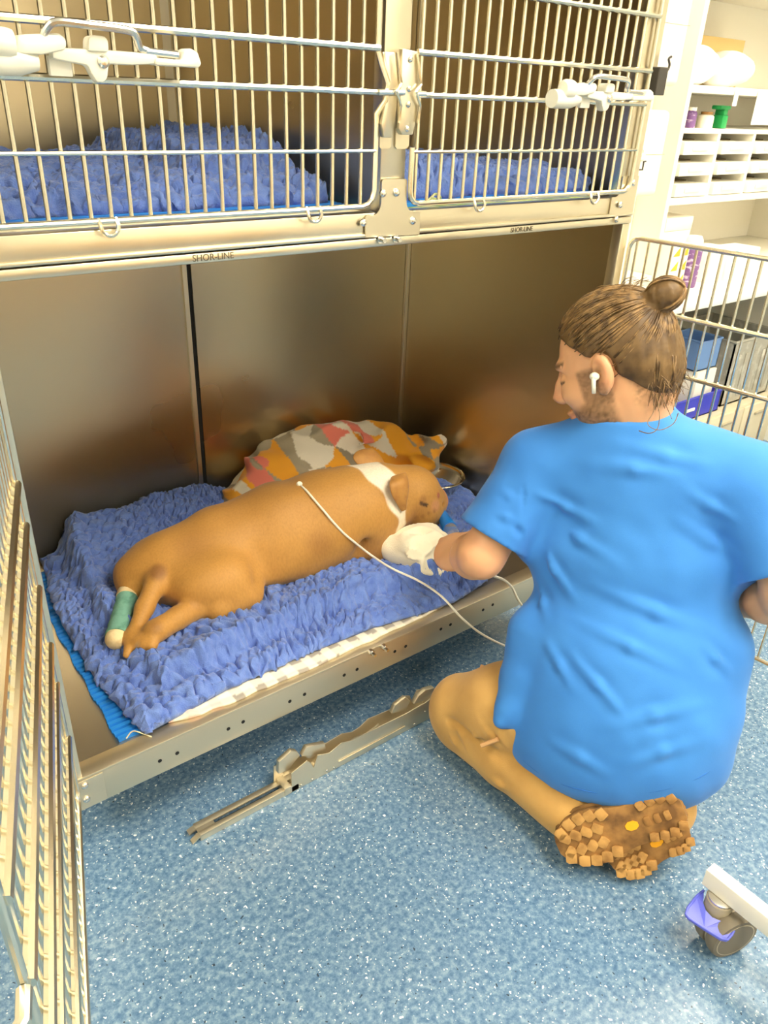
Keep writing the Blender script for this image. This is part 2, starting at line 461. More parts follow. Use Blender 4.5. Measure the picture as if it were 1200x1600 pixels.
kp(MB().box(XR, XR + 0.012, 0.012, DEP + 0.012, 0.16, ZT), 'side_wall', M['steel_wall'])
kp(MB().box(-0.012, 0.0, 0.012, DEP + 0.012, 0.16, ZT), 'side_wall', M['steel_wall'])
kp(MB().box(XR - 0.012, XR, DEP - 0.010, DEP, ZF, ZU - 0.04, 0.002), 'corner_trim', M['steel'])
kp(MB().box(XR - 0.012, XR, DEP - 0.010, DEP, ZU, ZT, 0.002), 'corner_trim', M['steel'])
kp(MB().box(-0.012, XR, 0.012, DEP, ZU - 0.03, ZU), 'shelf_pan', M['steel_floor'])
kp(MB().box(-0.012, XR, 0.012, DEP, ZT, ZT + 0.02), 'top_panel', M['steel_wall'])
kp(MB().box(0.586, 0.606, 0.012, DEP, ZU, ZT), 'divider_panel', M['steel_wall'])
kp(MB().box(0.08, XR - 0.08, 0.20, 0.66, 0.0, 0.16), 'plinth', M['black'])  # unseen support, brought forward in black to deepen the shade under the kennel
# front rails and posts
kp(MB().box(-0.012, XR + 0.004, -0.006, 0.016, 0.160, 0.2295, 0.002).box(-0.012, XR + 0.004, -0.008, 0.03, 0.2275, 0.2325, 0.0015), 'base_rail', M['steel_lip'], True)
kp(MB().box(-0.012, W, -0.010, 0.014, 1.0515, 1.087, 0.002).box(-0.012, W, -0.014, -0.006, 1.0515, 1.0575, 0.002), 'cross_rail', M['steel'], True)
kp(MB().box(-0.012, W, -0.013, 0.014, 1.036, 1.050, 0.003), 'door_rail', M['steel'], True)
kp(MB().box(0.584, 0.632, -0.010, 0.014, 1.087, ZT, 0.002), 'centre_post', M['steel'], True)
kp(MB().box(1.172, W, -0.010, 0.014, 1.0515, ZT, 0.002), 'side_post', M['steel'], True)
kp(MB().box(1.203, W, -0.010, 0.014, 0.232, 1.036, 0.002), 'side_post', M['steel'], True)
kp(MB().box(-0.012, 0.008, -0.006, 0.014, 0.232, ZT, 0.002), 'side_post', M['steel'], True)
# gusset plate with rounded fillets at the foot of the centre post
def arc(cx, cz, r, a0, a1, n=5): return [(cx + r * math.cos(math.radians(a0 + (a1 - a0) * i / n)), cz + r * math.sin(math.radians(a0 + (a1 - a0) * i / n))) for i in range(n + 1)]
g = [(0.556, 1.052)] + [(0.664, 1.050)] + [(0.664, 1.083)] + arc(0.650, 1.101, 0.016, 270, 180) + [(0.633, 1.128)] + arc(0.629, 1.130, 0.004, 0, 90, 3) + arc(0.588, 1.130, 0.004, 90, 180, 3) + arc(0.566, 1.101, 0.018, 0, -90) + arc(0.560, 1.080, 0.005, 90, 180, 3)
kp(MB().prism(g, 0.003, y0=-0.0145), 'gusset_plate', M['steel'])
g = [(1.150, 1.053), (1.224, 1.051), (1.224, 1.125), (1.173, 1.125)] + arc(1.158, 1.104, 0.016, 0, -90, 4) + [(1.150, 1.088)]
kp(MB().prism(g, 0.002, y0=-0.0125), 'gusset_plate', M['steel'])
# bolts: one mesh shared
bolt0 = MB().lathe([(0.0062, 0), (0.0062, 0.0012), (0.0056, 0.0028), (0.0036, 0.0042), (0.0015, 0.0046)], 14, Matrix.Rotation(math.pi / 2, 4, 'X')).box(-0.0006, 0.0006, -0.0050, -0.0040, -0.0028, 0.0028)
boltm = None
def bolt(x, z, y=-0.0145, s=1.0):
    global boltm
    mw = KM @ Matrix.Translation((x, y, z)) @ Matrix.Rotation(random.uniform(0, 3), 4, 'Y') @ Matrix.Diagonal((s, s, s, 1))
    if boltm is None: boltm = bolt0.build('bolt', M['bolt'], K, True, mw=mw)
    else: share('bolt', boltm, K, mw=mw)
random.seed(3)
for (px, py) in [(598, 302), (619, 301), (567, 348), (645, 345), (969, 320), (963, 343), (989, 286)]:
    p = pt(px, py, 'y', -0.015); bolt(p.x, p.z)
for (px, py) in [(132, 1227), (135, 1248), (1026, 28)]:
    p = pt(px, py, 'y', -0.008); bolt(p.x, p.z, -0.0085, 1.05)
for (px, py) in [(594, 374), (618, 373), (581, 1020), (601, 1012)]:       # longer screw ends with nuts
    p = pt(px, py, 'y', -0.015)
    mb = MB().cyl((p.x, -0.008, p.z), (p.x, -0.0165, p.z), 0.0066, 6).cyl((p.x, -0.0165, p.z), (p.x, -0.027, p.z), 0.0038, 10)
    kp(mb, 'bolt', M['bolt'], True)
# punched holes of the base rail and its end plate
for (px, py) in [(250, 1189), (277, 1177), (357, 1139), (380, 1128), (453, 1096), (476, 1085), (538, 1055), (558, 1046), (617, 1018), (634, 1010), (689, 983), (704, 976), (755, 953), (770, 945)]:
    p = pt(px, py, 'y', -0.0066); kp(MB().cyl((p.x, -0.0068, p.z), (p.x, -0.0030, p.z), 0.0038, 10), 'punched_hole', M['black'])
kp(MB().box(-0.010, 0.040, -0.0085, -0.006, 0.163, 0.226, 0.0008), 'end_plate', M['steel_lip'])
# the maker's name pressed into the rail
def text_part(s, size, mw, mat_, parent, name='lettering', extr=0.0004):
    c = bpy.data.curves.new(name, 'FONT'); c.body = s; c.size = size; c.extrude = extr; c.align_x = 'CENTER'; c.align_y = 'CENTER'
    t = bpy.data.objects.new(name, c); COL.objects.link(t)
    dg = bpy.context.evaluated_depsgraph_get(); me = bpy.data.meshes.new_from_object(t.evaluated_get(dg))
    bpy.data.objects.remove(t); bpy.data.curves.remove(c)
    o = bpy.data.objects.new(name, me); COL.objects.link(o); me.materials.clear(); me.materials.append(mat_)
    if parent is not None: o.parent = parent
    o.matrix_local = mw; return o
M['stamp'] = mat('stamped letters', lin(120, 112, 96), 0.5, 1.0)
RFRONT = Matrix.Rotation(math.pi / 2, 4, 'X')
text_part('SHOR-LINE', 0.0125, KM @ Matrix.Translation((0.2995, -0.0133, 1.0432)) @ RFRONT, M['stamp'], K)
text_part('SHOR-LINE', 0.0115, KM @ Matrix.Translation((0.905, -0.0133, 1.0432)) @ RFRONT, M['stamp'], K)

# --- wire doors
WR = 0.0028
def wire_door(width, z0, z1, vx, hz, mw, bend=None, loops=(), frame_r=0.0042, sg=1):
    """door in its own plane: x along the width, z up; vertical wires at vx, cross rods (z, radius) at hz"""
    r = 0.022
    if bend is None:
        path = [(0, 0, z1 - r)] + [(r - r * math.cos(a), 0, z1 - r + r * math.sin(a)) for a in (0.4, 0.8, 1.2)] + [(r, 0, z1), (width - r, 0, z1)] + \
               [(width - r + r * math.sin(a), 0, z1 - r + r * math.cos(a)) for a in (0.4, 0.8, 1.2)] + [(width, 0, z1 - r), (width, 0, z0 + r)] + \
               [(width - r + r * math.cos(a), 0, z0 + r - r * math.sin(a)) for a in (0.4, 0.8, 1.2)] + [(width - r, 0, z0), (r, 0, z0)] + \
               [(r - r * math.sin(a), 0, z0 + r - r * math.cos(a)) for a in (0.4, 0.8, 1.2)] + [(0, 0, z0 + r)]
        d = MB().tube(path, frame_r, 10, closed=True).build('cage_door', M['wire'], K, True, mw=KM @ mw)
    else:
        d = MB().tube(bend, frame_r, 10).build('cage_door', M['wire'], K, True, mw=KM @ mw)
    first = None
    for x in vx:
        if first is None: first = MB().tube([(0, 0, z0), (0, 0, z1)], WR, 8).build('wire', M['wire'], d, True, loc=(x, sg * (WR + 0.001), 0))
        else: share('wire', first, d, loc=(x, sg * (WR + 0.001), 0))
    for z, rr in hz:
        MB().tube([(0.0, 0, z), (width, 0, z)], rr, 8).build('cross_rod', M['wire'], d, True, loc=(0, -sg * rr * 0.5, 0))
    for x in loops:
        pts = [(x - 0.011, 0, z0 + 0.003), (x - 0.011, -0.005, z0 - 0.004)] + [(x - 0.011 * math.cos(a), -0.006, z0 - 0.006 - 0.011 * math.sin(a)) for a in np.linspace(0.1, 3.04, 8)] + [(x + 0.011, -0.005, z0 - 0.004), (x + 0.011, 0, z0 + 0.003)]
        MB().tube(pts, 0.0026, 7).build('hook', M['wire'], d, True)
    return d
ZD0 = 1.098
# upper left door: hinged at the centre post, frame wire cranked round the hinge
fr = [(0.0, 0, ZD0), (0.545, 0, ZD0)] + [(0.545 + 0.022 * math.sin(a), 0, ZD0 + 0.022 - 0.022 * math.cos(a)) for a in (0.5, 1.0)] + [(0.567, 0, ZD0 + 0.022), (0.567, 0, 1.205), (0.567, 0, 1.222), (0.578, -0.006, 1.240), (0.580, -0.008, 1.262), (0.570, -0.004, 1.286), (0.567, 0, 1.30), (0.567, 0, ZT - 0.02)]
vxl = [0.0145 + 0.0252 * i for i in range(22)]
dL = wire_door(0.567, ZD0, ZT - 0.02, vxl, [(1.174, 0.0027), (1.250, 0.0044), (1.304, 0.0046), (1.388, 0.004), (1.47, 0.004), (1.60, 0.004)], Matrix.Translation((0.0, -0.018, 0)), fr, loops=(pt(170, 355, 'y', -0.02).x, pt(490, 340, 'y', -0.02).x))
# upper right door
X0 = 0.637
fr = [(0.0, 0, 1.178), (0.0, 0, ZD0 + 0.018)] + [(0.018 - 0.018 * math.cos(a), 0, ZD0 + 0.018 - 0.018 * math.sin(a)) for a in (0.5, 1.0)] + [(0.018, 0, ZD0), (0.536, 0, ZD0)] + [(0.536 + 0.02 * math.sin(a), 0, ZD0 + 0.02 - 0.02 * math.cos(a)) for a in (0.5, 1.0)] + [(0.556, 0, ZD0 + 0.02), (0.556, 0, ZT - 0.02)]
vxr = [0.012 + 0.0256 * i for i in range(21)]
dR = wire_door(0.556, ZD0, ZT - 0.02, vxr, [(1.172, 0.0027), (1.249, 0.0042), (1.303, 0.0044), (1.388, 0.004), (1.47, 0.004), (1.60, 0.004)], Matrix.Translation((X0, -0.018, 0)), fr, loops=(pt(747, 322, 'y', -0.02).x - X0, pt(926, 315, 'y', -0.02).x - X0))
# lower doors, both swung open
vz = [0.012 + 0.0254 * i for i in range(23)]
RODS = [(0.335, 0.0056), (0.446, 0.0046), (0.518, 0.0064), (0.618, 0.0064), (0.719, 0.0064), (0.781, 0.0064), (0.93, 0.0056)]
dl = wire_door(0.585, 0.207, 1.010, vz, RODS, Matrix.Translation((-0.006, -0.016, 0)) @ Matrix.Rotation(math.radians(-107.0), 4, 'Z'), frame_r=0.0046, sg=-1)
dr = wire_door(0.585, 0.207, 1.010, [0.014 + 0.0254 * i for i in range(23)], [(0.335, 0.004), (0.446, 0.003), (0.553, 0.0035), (0.66, 0.0046), (0.76, 0.0046), (0.875, 0.0046)], Matrix.Translation((1.229, -0.016, 0)) @ Matrix.Rotation(math.radians(-83.0), 4, 'Z'), frame_r=0.0046)
for zz in (0.35, 0.62):                         # striker stubs on the free edge of the left lower door
    MB().tube([(0.59, 0, zz), (0.615, 0.0, zz), (0.632, -0.012, zz - 0.004)], 0.0065, 10).build('striker', M['wire'], dl, True)

# --- hinge brackets on the centre post
def LW(d): return (KM @ Matrix.Identity(4))
hb = MB()
hp = [(0.598, 1.305), (0.626, 1.303), (0.632, 1.262), (0.632, 1.232), (0.624, 1.196), (0.604, 1.196), (0.597, 1.204)]
kp(MB().prism(hp, 0.010, y0=-0.034, bev=0.0015), 'hinge_plate', M['steel'], True)
hp = [(0.572, 1.300), (0.590, 1.300), (0.598, 1.262), (0.597, 1.228), (0.590, 1.192), (0.576, 1.192), (0.570, 1.21), (0.577, 1.238), (0.576, 1.262)]
kp(MB().prism(hp, 0.010, y0=-0.027, bev=0.0015), 'hinge_plate', M['steel'], True)
for (a, b) in [((0.578, 1.205), (0.600, 1.176)), ((0.608, 1.205), (0.634, 1.176))]:
    kp(MB().prism([(a[0], a[1]), (b[0] - 0.004, a[1]), (b[0], a[1] - 0.008), (b[0], b[1] + 0.004), (b[0] - 0.004, b[1]), (a[0] + 0.003, b[1]), (a[0], b[1] + 0.003)], 0.003, y0=-0.0135), 'hinge_tab', M['steel'])
for z in (1.293, 1.256, 1.236, 1.204):
    p = MB().ball((0.612, -0.0345, z), 0.0045, 10, (1, 0.6, 1)); kp(p, 'rivet', M['bolt'], True)
for (xa, xb, z) in [(0.563, 0.604, 1.250), (0.614, 0.645, 1.249)]:
    kp(MB().tube([(xa, -0.0265, z), (xb, -0.0335, z + 0.001)], 0.0044, 10), 'hinge_pin', M['bolt'], True)
for sx in (0.5965, 0.6325):                     # sprung wire clips beside each hinge
    kp(MB().tube([(sx - 0.010, -0.036, 1.300), (sx - 0.004, -0.037, 1.272), (sx - 0.0005, -0.037, 1.262), (sx - 0.012, -0.040, 1.252), (sx - 0.004, -0.039, 1.240), (sx, -0.037, 1.234), (sx - 0.002, -0.036, 1.212)], 0.0022, 7), 'spring_clip', M['wire'], True)

# --- ivory plastic slide latches on the upper doors (sub-parts of the doors)
def latch(door, L, dmw):
    """L: list of (kind, ...) written in room coordinates"""
    inv = dmw.inverted()
    for name, mb, mt in L:
        mb.v = [tuple(inv @ Vector(v)) for v in mb.v]
        mb.build(name, mt, door, True)
def slide_latch(door, dmw, q, s=1.0, y=-0.045):
    """q maps latch px (as in the left latch of the photograph) to a point"""
    def P(px, py, dy=0.0): v = q(px, py); return (v.x, y + dy, v.z)
    def bar(pts, rad, sc=1.0): return MB().tube([P(*p) for p in pts], rad, 12)
    parts = []
    body = [(70, 62), (95, 52), (99, 68), (100, 98), (20, 92), (16, 68), (30, 55)]
    parts.append(('latch_housing', MB().prism([(P(a, b)[0], P(a, b)[2]) for a, b in [(18, 84), (20, 60), (30, 54), (88, 52), (99, 62), (98, 78), (60, 86)]], 0.030, y0=y - 0.014, bev=0.004), M['white_plastic']))
    kb = q(8, 68); parts.append(('latch_knob', MB().lathe([(0.004 * s, -0.008), (0.013 * s, -0.006), (0.0145 * s, 0.0), (0.0145 * s, 0.012), (0.011 * s, 0.017), (0.003, 0.018)], 18, Matrix.Translation((kb.x, y - 0.006, kb.z)) @ Matrix.Rotation(-math.pi / 2, 4, 'Y')), M['white_plastic']))
    a, b = q(-40, 92), q(58, 96); parts.append(('latch_grip', MB().tube([(a.x, y, a.z), (a.x + 0.012, y, a.z), (b.x - 0.02, y, b.z), (b.x, y, b.z)], [0.014 * s, 0.0145 * s, 0.0145 * s, 0.009 * s], 16), M['white_plastic']))
    parts.append(('latch_bar', MB().prism([(P(a, b)[0], P(a, b)[2]) for a, b in [(76, 74), (150, 77), (240, 84), (242, 100), (200, 102), (166, 100), (164, 122), (158, 129), (147, 129), (138, 114), (132, 102), (78, 92)]], 0.016, y0=y - 0.010, bev=0.003), M['white_plastic']))
    parts.append(('latch_cap', MB().prism([(P(a, b)[0], P(a, b)[2]) for a, b in [(131, 80), (131, 60), (137, 55), (158, 57), (163, 64), (164, 82)]], 0.020, y0=y - 0.014, bev=0.003), M['white_plastic']))
    parts.append(('latch_tip', MB().prism([(P(a, b)[0], P(a, b)[2]) for a, b in [(236, 90), (278, 94), (280, 78), (290, 75), (302, 82), (308, 100), (304, 106), (236, 102)]], 0.022, y0=y - 0.014, bev=0.003), M['white_plastic']))
    parts.append(('latch_rod', MB().tube([P(224, 80, -0.006), P(274, 86, -0.006)], 0.0042 * s, 10), M['bolt']))
    parts.append(('latch_handle', MB().tube(bez([P(64, 58, -0.008), P(66, 46, -0.014), P(80, 35, -0.018), P(130, 40, -0.02), P(190, 48, -0.018), P(205, 58, -0.014), P(214, 74, -0.008), P(226, 79, -0.006)], 5), 0.0042 * s, 10), M['bolt']))
    sc = q(156, 96); parts.append(('latch_screw', MB().lathe([(0.0065 * s, 0), (0.0065 * s, 0.002), (0.004 * s, 0.0045), (0.001, 0.005)], 14, Matrix.Translation((sc.x, y - 0.010, sc.z)) @ RFRONT), M['bolt']))
    lb = q(100, 103); parts.append(('latch_label', MB().box(lb.x - 0.014 * s, lb.x + 0.010 * s, y + 0.004, y + 0.012, lb.z - 0.010 * s, lb.z + 0.009 * s, 0.001), M['white_laminate']))
    latch(door, parts, dmw)
slide_latch(dL, Matrix.Translation((0.0, -0.018, 0)), lambda a, b: pt(a, b, 'y', -0.045))
def q2(a, b):                                   # the same latch, seen further away on the right door
    o = pt(905, 148, 'y', -0.045); l0 = pt(60, 84, 'y', -0.045); v = pt(a, b, 'y', -0.045)
    return Vector((o.x + (v.x - l0.x) * 1.05, -0.045, o.z + (v.z - l0.z) * 0.95))
slide_latch(dR, Matrix.Translation((X0, -0.018, 0)), q2)
cz = pt(1013, 125, 'y', -0.02)
kp(MB().box(1.205, 1.232, -0.030, -0.010, cz.z - 0.024, cz.z + 0.022, 0.002), 'latch_catch', M['dark_plastic'])
kp(MB().tube(bez([(1.229, -0.02, cz.z + 0.018), (1.240, -0.02, cz.z + 0.016), (1.246, -0.02, cz.z + 0.026), (1.240, -0.02, cz.z + 0.036), (1.247, -0.02, cz.z + 0.040)], 4), 0.0022, 7), 'cup_hook', M['dark_plastic'], True)
kp(MB().tube([(1.224, -0.004, 1.135), (1.240, -0.006, 1.135), (1.240, -0.006, 1.150), (1.246, -0.006, 1.150)], 0.0018, 6), 'cup_hook', M['dark_plastic'], True)

# ------------------------------------------------------------------ bedding
def sheet(name, nx, ny, fx, fy, ztop, zbot, mat_, out=0.0, pig=None):
    """closed sheet over u,v in 0..1; fx, fy give the plan, ztop / zbot the two faces"""
    u, v = np.meshgrid(np.linspace(0, 1, nx), np.linspace(0, 1, ny), indexing='ij')
    x = fx(u, v); y = fy(u, v)
    dx, dy, zt = ztop(x, y, u, v); zb = zbot(x, y)
    top = np.stack([x + dx, y + dy, zt], -1).reshape(-1, 3)
    bot = np.stack([x, y, zb + 0 * x], -1).reshape(-1, 3)
    n = nx * ny; i = np.arange(n).reshape(nx, ny)
    qt = np.stack([i[:-1, :-1], i[1:, :-1], i[1:, 1:], i[:-1, 1:]], -1).reshape(-1, 4)
    qb = (qt + n)[:, ::-1]
    ring = np.concatenate([i[:, 0], i[-1, 1:], i[-2::-1, -1], i[0, -2:0:-1]])
    nx_ = np.roll(ring, -1); qs = np.stack([ring + n, nx_ + n, nx_, ring], -1)
    V = np.concatenate([top, bot]); me = np_mesh(name, V, np.concatenate([qt, qb, qs]))
    if pig is not None:
        c = pig(u.ravel(), v.ravel(), top); paint(me, np.concatenate([c, c]))
    return link(name, me, mat_, None, 'full')

def interp(v, xs, ys): return np.interp(v, xs, ys)
def tufts(x, y, seed, amp=1.0, sc=0.0165):
    """curly pile: warped cells with a lie of their own"""
    wx = x + 0.0035 * noise3(x * 70, y * 70, 0, seed) + 0.004 * noise3(x * 22, y * 22, 3, seed)
    wy = y + 0.0035 * noise3(x * 70, y * 70, 9, seed) + 0.004 * noise3(x * 22, y * 22, 5, seed)
    a = 0.5 * noise3(x * 3, y * 3, 1, seed + 3) + 0.5
    c, s = np.cos(a), np.sin(a)
    p = (wx * c + wy * s) / (sc * 1.0); q = (-wx * s + wy * c) / (sc * 0.84)
    d = worley2(p, q, seed)
    lump = np.sqrt(np.clip(1 - d * d * 2.1, 0, 1))
    d2 = worley2(p * 2.3 + 3, q * 2.3, seed + 9); fine = np.clip(1 - d2 * 1.2, 0, 1)
    big = noise3(x * 30, y * 30, 2, seed)
    return amp * ((0.0185 + 0.004 * big) * lump + 0.0035 * fine + 0.0035 * big)
def tuft_shift(x, y, seed):
    return 0.005 * noise3(x * 90, y * 90, 4, seed), 0.005 * noise3(x * 90, y * 90, 6, seed)

M['fleece'] = mat('blue fleece', lin(112, 142, 214), 0.95, sheen=0.35, noise=((55, 55, 55), lin(88, 118, 200), 0.35, 0.7), bump=((420, 420, 420), 0.55, 0.004, 3))
M['ribbed'] = mat('ribbed blue rubber', lin(40, 140, 232), 0.5, noise=((9, 9, 9), lin(30, 118, 214), 0.4, 0.75))

# lower blanket, folded: a base layer and an upper layer with a ragged front ridge
RIDGE_X = [0.10, 0.188, 0.30, 0.399, 0.524, 0.654, 0.779, 0.868, 1.064, 1.2]
RIDGE_Y = [0.30, 0.093, 0.083, 0.108, 0.116, 0.109, 0.075, 0.052, 0.044, 0.04]
def fleece_big():
    fx = lambda u, v: interp(v, [0, .25, .6, 1], [0.128, 0.108, 0.112, 0.150]) * (1 - u) + interp(v, [0, .08, .2, .5, 1], [0.98, 1.06, 1.16, 1.224, 1.224]) * u
    fy = lambda u, v: interp(u, [0, .06, .2, .4, .6, .75, .85, .93, 1], [0.020, 0.026, 0.042, 0.046, 0.040, 0.020, 0.012, 0.022, 0.036]) * (1 - v) + 0.685 * v
    def zt(x, y, u, v):
        e = np.minimum(np.minimum(u / 0.018, (1 - u) / 0.02), np.minimum(v / 0.03, (1 - v) / 0.03)); e = np.clip(e, 0, 1)
        z = 0.238 + 0.010 * np.sqrt(e)
        ry = np.interp(x, RIDGE_X, RIDGE_Y) + 0.012 * noise3(x * 16, 0 * x, 1, 4)
        lx = interp(y, [0.09, 0.209, 0.404, 0.6, 0.69], [0.185, 0.172, 0.160, 0.186, 0.205]) + 0.008 * noise3(y * 22, 0 * y, 5, 8)
        d = np.minimum(y - ry, (x - lx) * 1.0)
        rag = 0.35 + 0.65 * sstep(-0.5, 0.4, noise3(x * 13, y * 13, 4, 6))
        up = sstep(-0.006, 0.030, d)
        lip = np.exp(-((d - 0.034) / 0.024) ** 2)
        z = z + up * 0.018 + 0.024 * lip * up * rag
        # folds in the front half, raised by the dog's weight behind
        z = z + up * 0.010 * np.exp(-((y - ry - 0.085) / 0.03) ** 2) * sstep(0.25, 0.4, x) * (1 - sstep(0.75, 0.9, x))
        # banked up against the back wall on the left
        bank = sstep(0.45, 0.685, y) * (1 - sstep(0.50, 0.78, x)) * sstep(0.16, 0.24, x)
        z = z + bank * 0.066
        z = z + 0.006 * noise3(x * 9, y * 9, 0, 2)
        t = tufts(x, y, 11)
        sx, sy = tuft_shift(x, y, 11)
        edge = 1 - e
        return sx * (1 + 0.8 * edge), sy * (1 + 0.8 * edge), z + t * (0.55 + 0.45 * e)
    o = sheet('fleece_blanket', 430, 270, fx, fy, zt, lambda x, y: 0.2395, M['fleece'])
    tag(o, 'thick royal blue fleece blanket spread in the wide lower kennel under the brown dog', 'blanket', 'blue fleece blankets'); return o
fleece_big()
def fleece_upper(name, x0, x1, y0, y1, zf, label, nx, ny, seed, slant=0.0, gap=0.0):
    fx = lambda u, v: x0 + (x1 - x0) * u + slant * v * u + 0.006 * noise3(v * 9, u * 0, 1, seed)
    fy = lambda u, v: y0 + (y1 - y0) * v + 0.010 * noise3(u * 10, v * 0, 3, seed)
    def zt(x, y, u, v):
        e = np.clip(np.minimum(np.minimum(u / 0.03, (1 - u) / 0.03), np.minimum(v / 0.05, (1 - v) / 0.05)), 0, 1)
        sx, sy = tuft_shift(x, y, seed)
        return sx * (2 - e), sy * (2 - e), zf(x, y) * np.sqrt(e) + (1 - np.sqrt(e)) * (1.0955 + 0.7 * np.maximum(zf(x, y) - 1.13, 0)) + tufts(x, y, seed) * (0.5 + 0.5 * e)
    o = sheet(name, nx, ny, fx, fy, zt, lambda x, y: 1.0905, M['fleece']); tag(o, label, 'blanket', 'blue fleece blankets'); return o
fleece_upper('fleece_blanket', 0.012, 0.555, 0.085, 0.66, lambda x, y: 1.104 + 0.010 * sstep(0.1, 0.2, y) + 0.034 * sstep(0.36, 0.41, x) * sstep(0.16, 0.24, y) + 0.018 * sstep(0.46, 0.56, x), 'blue fleece blanket with a doubled end on the mat of the upper left cage', 210, 220, 21)
fleece_upper('fleece_blanket', 0.640, 1.195, 0.075, 0.62, lambda x, y: 1.112 + 0.020 * (1 - sstep(0.80, 1.0, x)), 'blue fleece blanket lying flat in the upper right cage', 210, 200, 31)

def ribbed_mat(x0, x1, y0, y1, z, label, skew=0.0, pitch=0.0145):
    n = int((y1 - y0) / pitch); vs = []; fs = []; prof = []
    for i in range(n):
        a = y0 + i * pitch
        prof += [(a, 0.0070), (a + pitch * 0.58, 0.0070), (a + pitch * 0.64, 0.0010), (a + pitch * 0.94, 0.0010)]
    for y, h in prof:
        s_ = skew * (y - y0)
        vs += [(x0 + s_ + 0.002 * math.sin(y * 60), y, z + h), (x1, y, z + h), (x1, y, z), (x0 + s_ + 0.002 * math.sin(y * 60), y, z)]
    for i in range(len(prof) - 1):
        for k in range(4):
            fs.append((i * 4 + k, i * 4 + (k + 1) % 4, i * 4 + 4 + (k + 1) % 4, i * 4 + 4 + k))
    fs += [(3, 2, 1, 0), tuple((len(prof) - 1) * 4 + k for k in range(4))]
    return tag(MB().add(vs, fs).build('ribbed_mat', M['ribbed']), label, 'mat', 'ribbed blue mats')
ribbed_mat(0.086, 0.93, 0.040, 0.665, ZF + 0.0005, 'bright blue ribbed rubber mat under the fleece in the lower kennel', 0.03)
ribbed_mat(0.004, 0.573, 0.046, 0.66, ZU + 0.006, 'bright blue ribbed mat under the fleece of the upper left cage', 0.0)
ribbed_mat(0.640, 1.180, 0.042, 0.64, ZU + 0.006, 'bright blue ribbed mat under the fleece of the upper right cage', 0.0)
# cream paper liners below the upper mats
M['paper'] = mat('cream paper', lin(244, 234, 196), 0.8, noise=((14, 60, 14), lin(176, 166, 132), 0.58, 0.75))
def liner(x0, x1, y0, y1, label, m_):
    fx = lambda u, v: x0 + (x1 - x0) * u; fy = lambda u, v: y0 + (y1 - y0) * v + 0.005 * noise3(u * 30, v * 0, 2, 5) * (1 - v)
    zt = lambda x, y, u, v: (0 * x, 0 * x, ZU + 0.0052 + 0.0030 * np.abs(noise3(x * 30, y * 5, 2, 5)) * (1 - v) ** 8 + 0 * x)
    o = sheet('paper_liner', 90, 10, fx, fy, zt, lambda x, y: ZU + 0.0008, m_); tag(o, label, 'paper', 'cage liners'); return o
liner(0.002, 0.575, 0.018, 0.6, 'cream paper liner edge showing below the mat of the upper left cage', M['paper'])
M['green_cloth'] = mat('green cloth', lin(150, 178, 92), 0.9, noise=((40, 160, 40), lin(214, 216, 170), 0.45, 0.6))
liner(0.652, 1.150, 0.018, 0.6, 'pale green liner edge showing below the mat of the upper right cage', M['green_cloth'])
p = pt(676, 322, 'y', 0.03)
tag(MB().tube(bez([(p.x - 0.03, 0.034, 1.089), (p.x - 0.012, 0.030, 1.094), (p.x + 0.002, 0.028, 1.104), (p.x + 0.014, 0.028, 1.098), (p.x + 0.004, 0.030, 1.090), (p.x - 0.006, 0.027, 1.098), (p.x + 0.022, 0.025, 1.092), (p.x + 0.06, 0.03, 1.0895)], 6), 0.0022, 6).build('string', M['green_cloth'], None, True), 'thin pale green string loop at the front of the upper right cage', 'string')

# checked cotton sheet peeping out at the front lip of the lower kennel
def checked():
    fx = lambda u, v: 0.175 + (0.875 - 0.175) * u
    fy = lambda u, v: interp(u, [0, .08, .2, .6, .85, 1], [0.030, 0.014, 0.010, 0.010, 0.014, 0.026]) * (1 - v) + 0.20 * v + 0.003 * noise3(u * 25, v * 0, 1, 3)
    zt = lambda x, y, u, v: (0 * x, 0 * x, 0.2365 + 0.0035 * np.abs(noise3(x * 28, y * 8, 1, 7)) * (1 - sstep(0.1, 0.25, v)) + 0.006 * np.exp(-((x - 0.215) / 0.012) ** 2) * (1 - sstep(0.1, 0.25, v)))
    def pig(u, v, P):
        x, y = P[:, 0], P[:, 1]
        a = (np.floor(x / 0.023) % 2).astype(float); b = (np.floor((y + x * 0.06) / 0.021) % 2).astype(float)
        s = a + b; g = np.array(lin(168, 160, 148)[:3]); wh = np.array(lin(250, 244, 226)[:3]); md = np.array(lin(214, 206, 190)[:3])
        left = (x < 0.30)[:, None]
        c = np.where((s == 0)[:, None], wh, np.where((s == 2)[:, None], g, wh * 0.5 + md * 0.5))
        return np.where(left & (s == 2)[:, None], np.array(lin(238, 206, 196)[:3]), c)
    M['check'] = mat('checked cotton', rough=0.9, attr='pigment', bump=((300, 300, 300), 0.2, 0.002))
    o = sheet('checked_sheet', 200, 40, fx, fy, zt, lambda x, y: 0.2335, M['check'], pig=pig); tag(o, 'white and grey checked cotton sheet peeping from under the fleece at the kennel lip', 'sheet')
checked()
p = pt(222, 1148, 'z', 0.236)
tag(MB().tube(bez([(p.x - 0.025, p.y + 0.01, 0.2335), (p.x - 0.01, p.y + 0.016, 0.2375), (p.x + 0.004, p.y, 0.235), (p.x + 0.012, p.y - 0.012, 0.234)], 5), 0.0012, 6).build('loose_thread', M['paper'], None, True), 'short curled white thread on the steel beside the mat corner', 'thread')

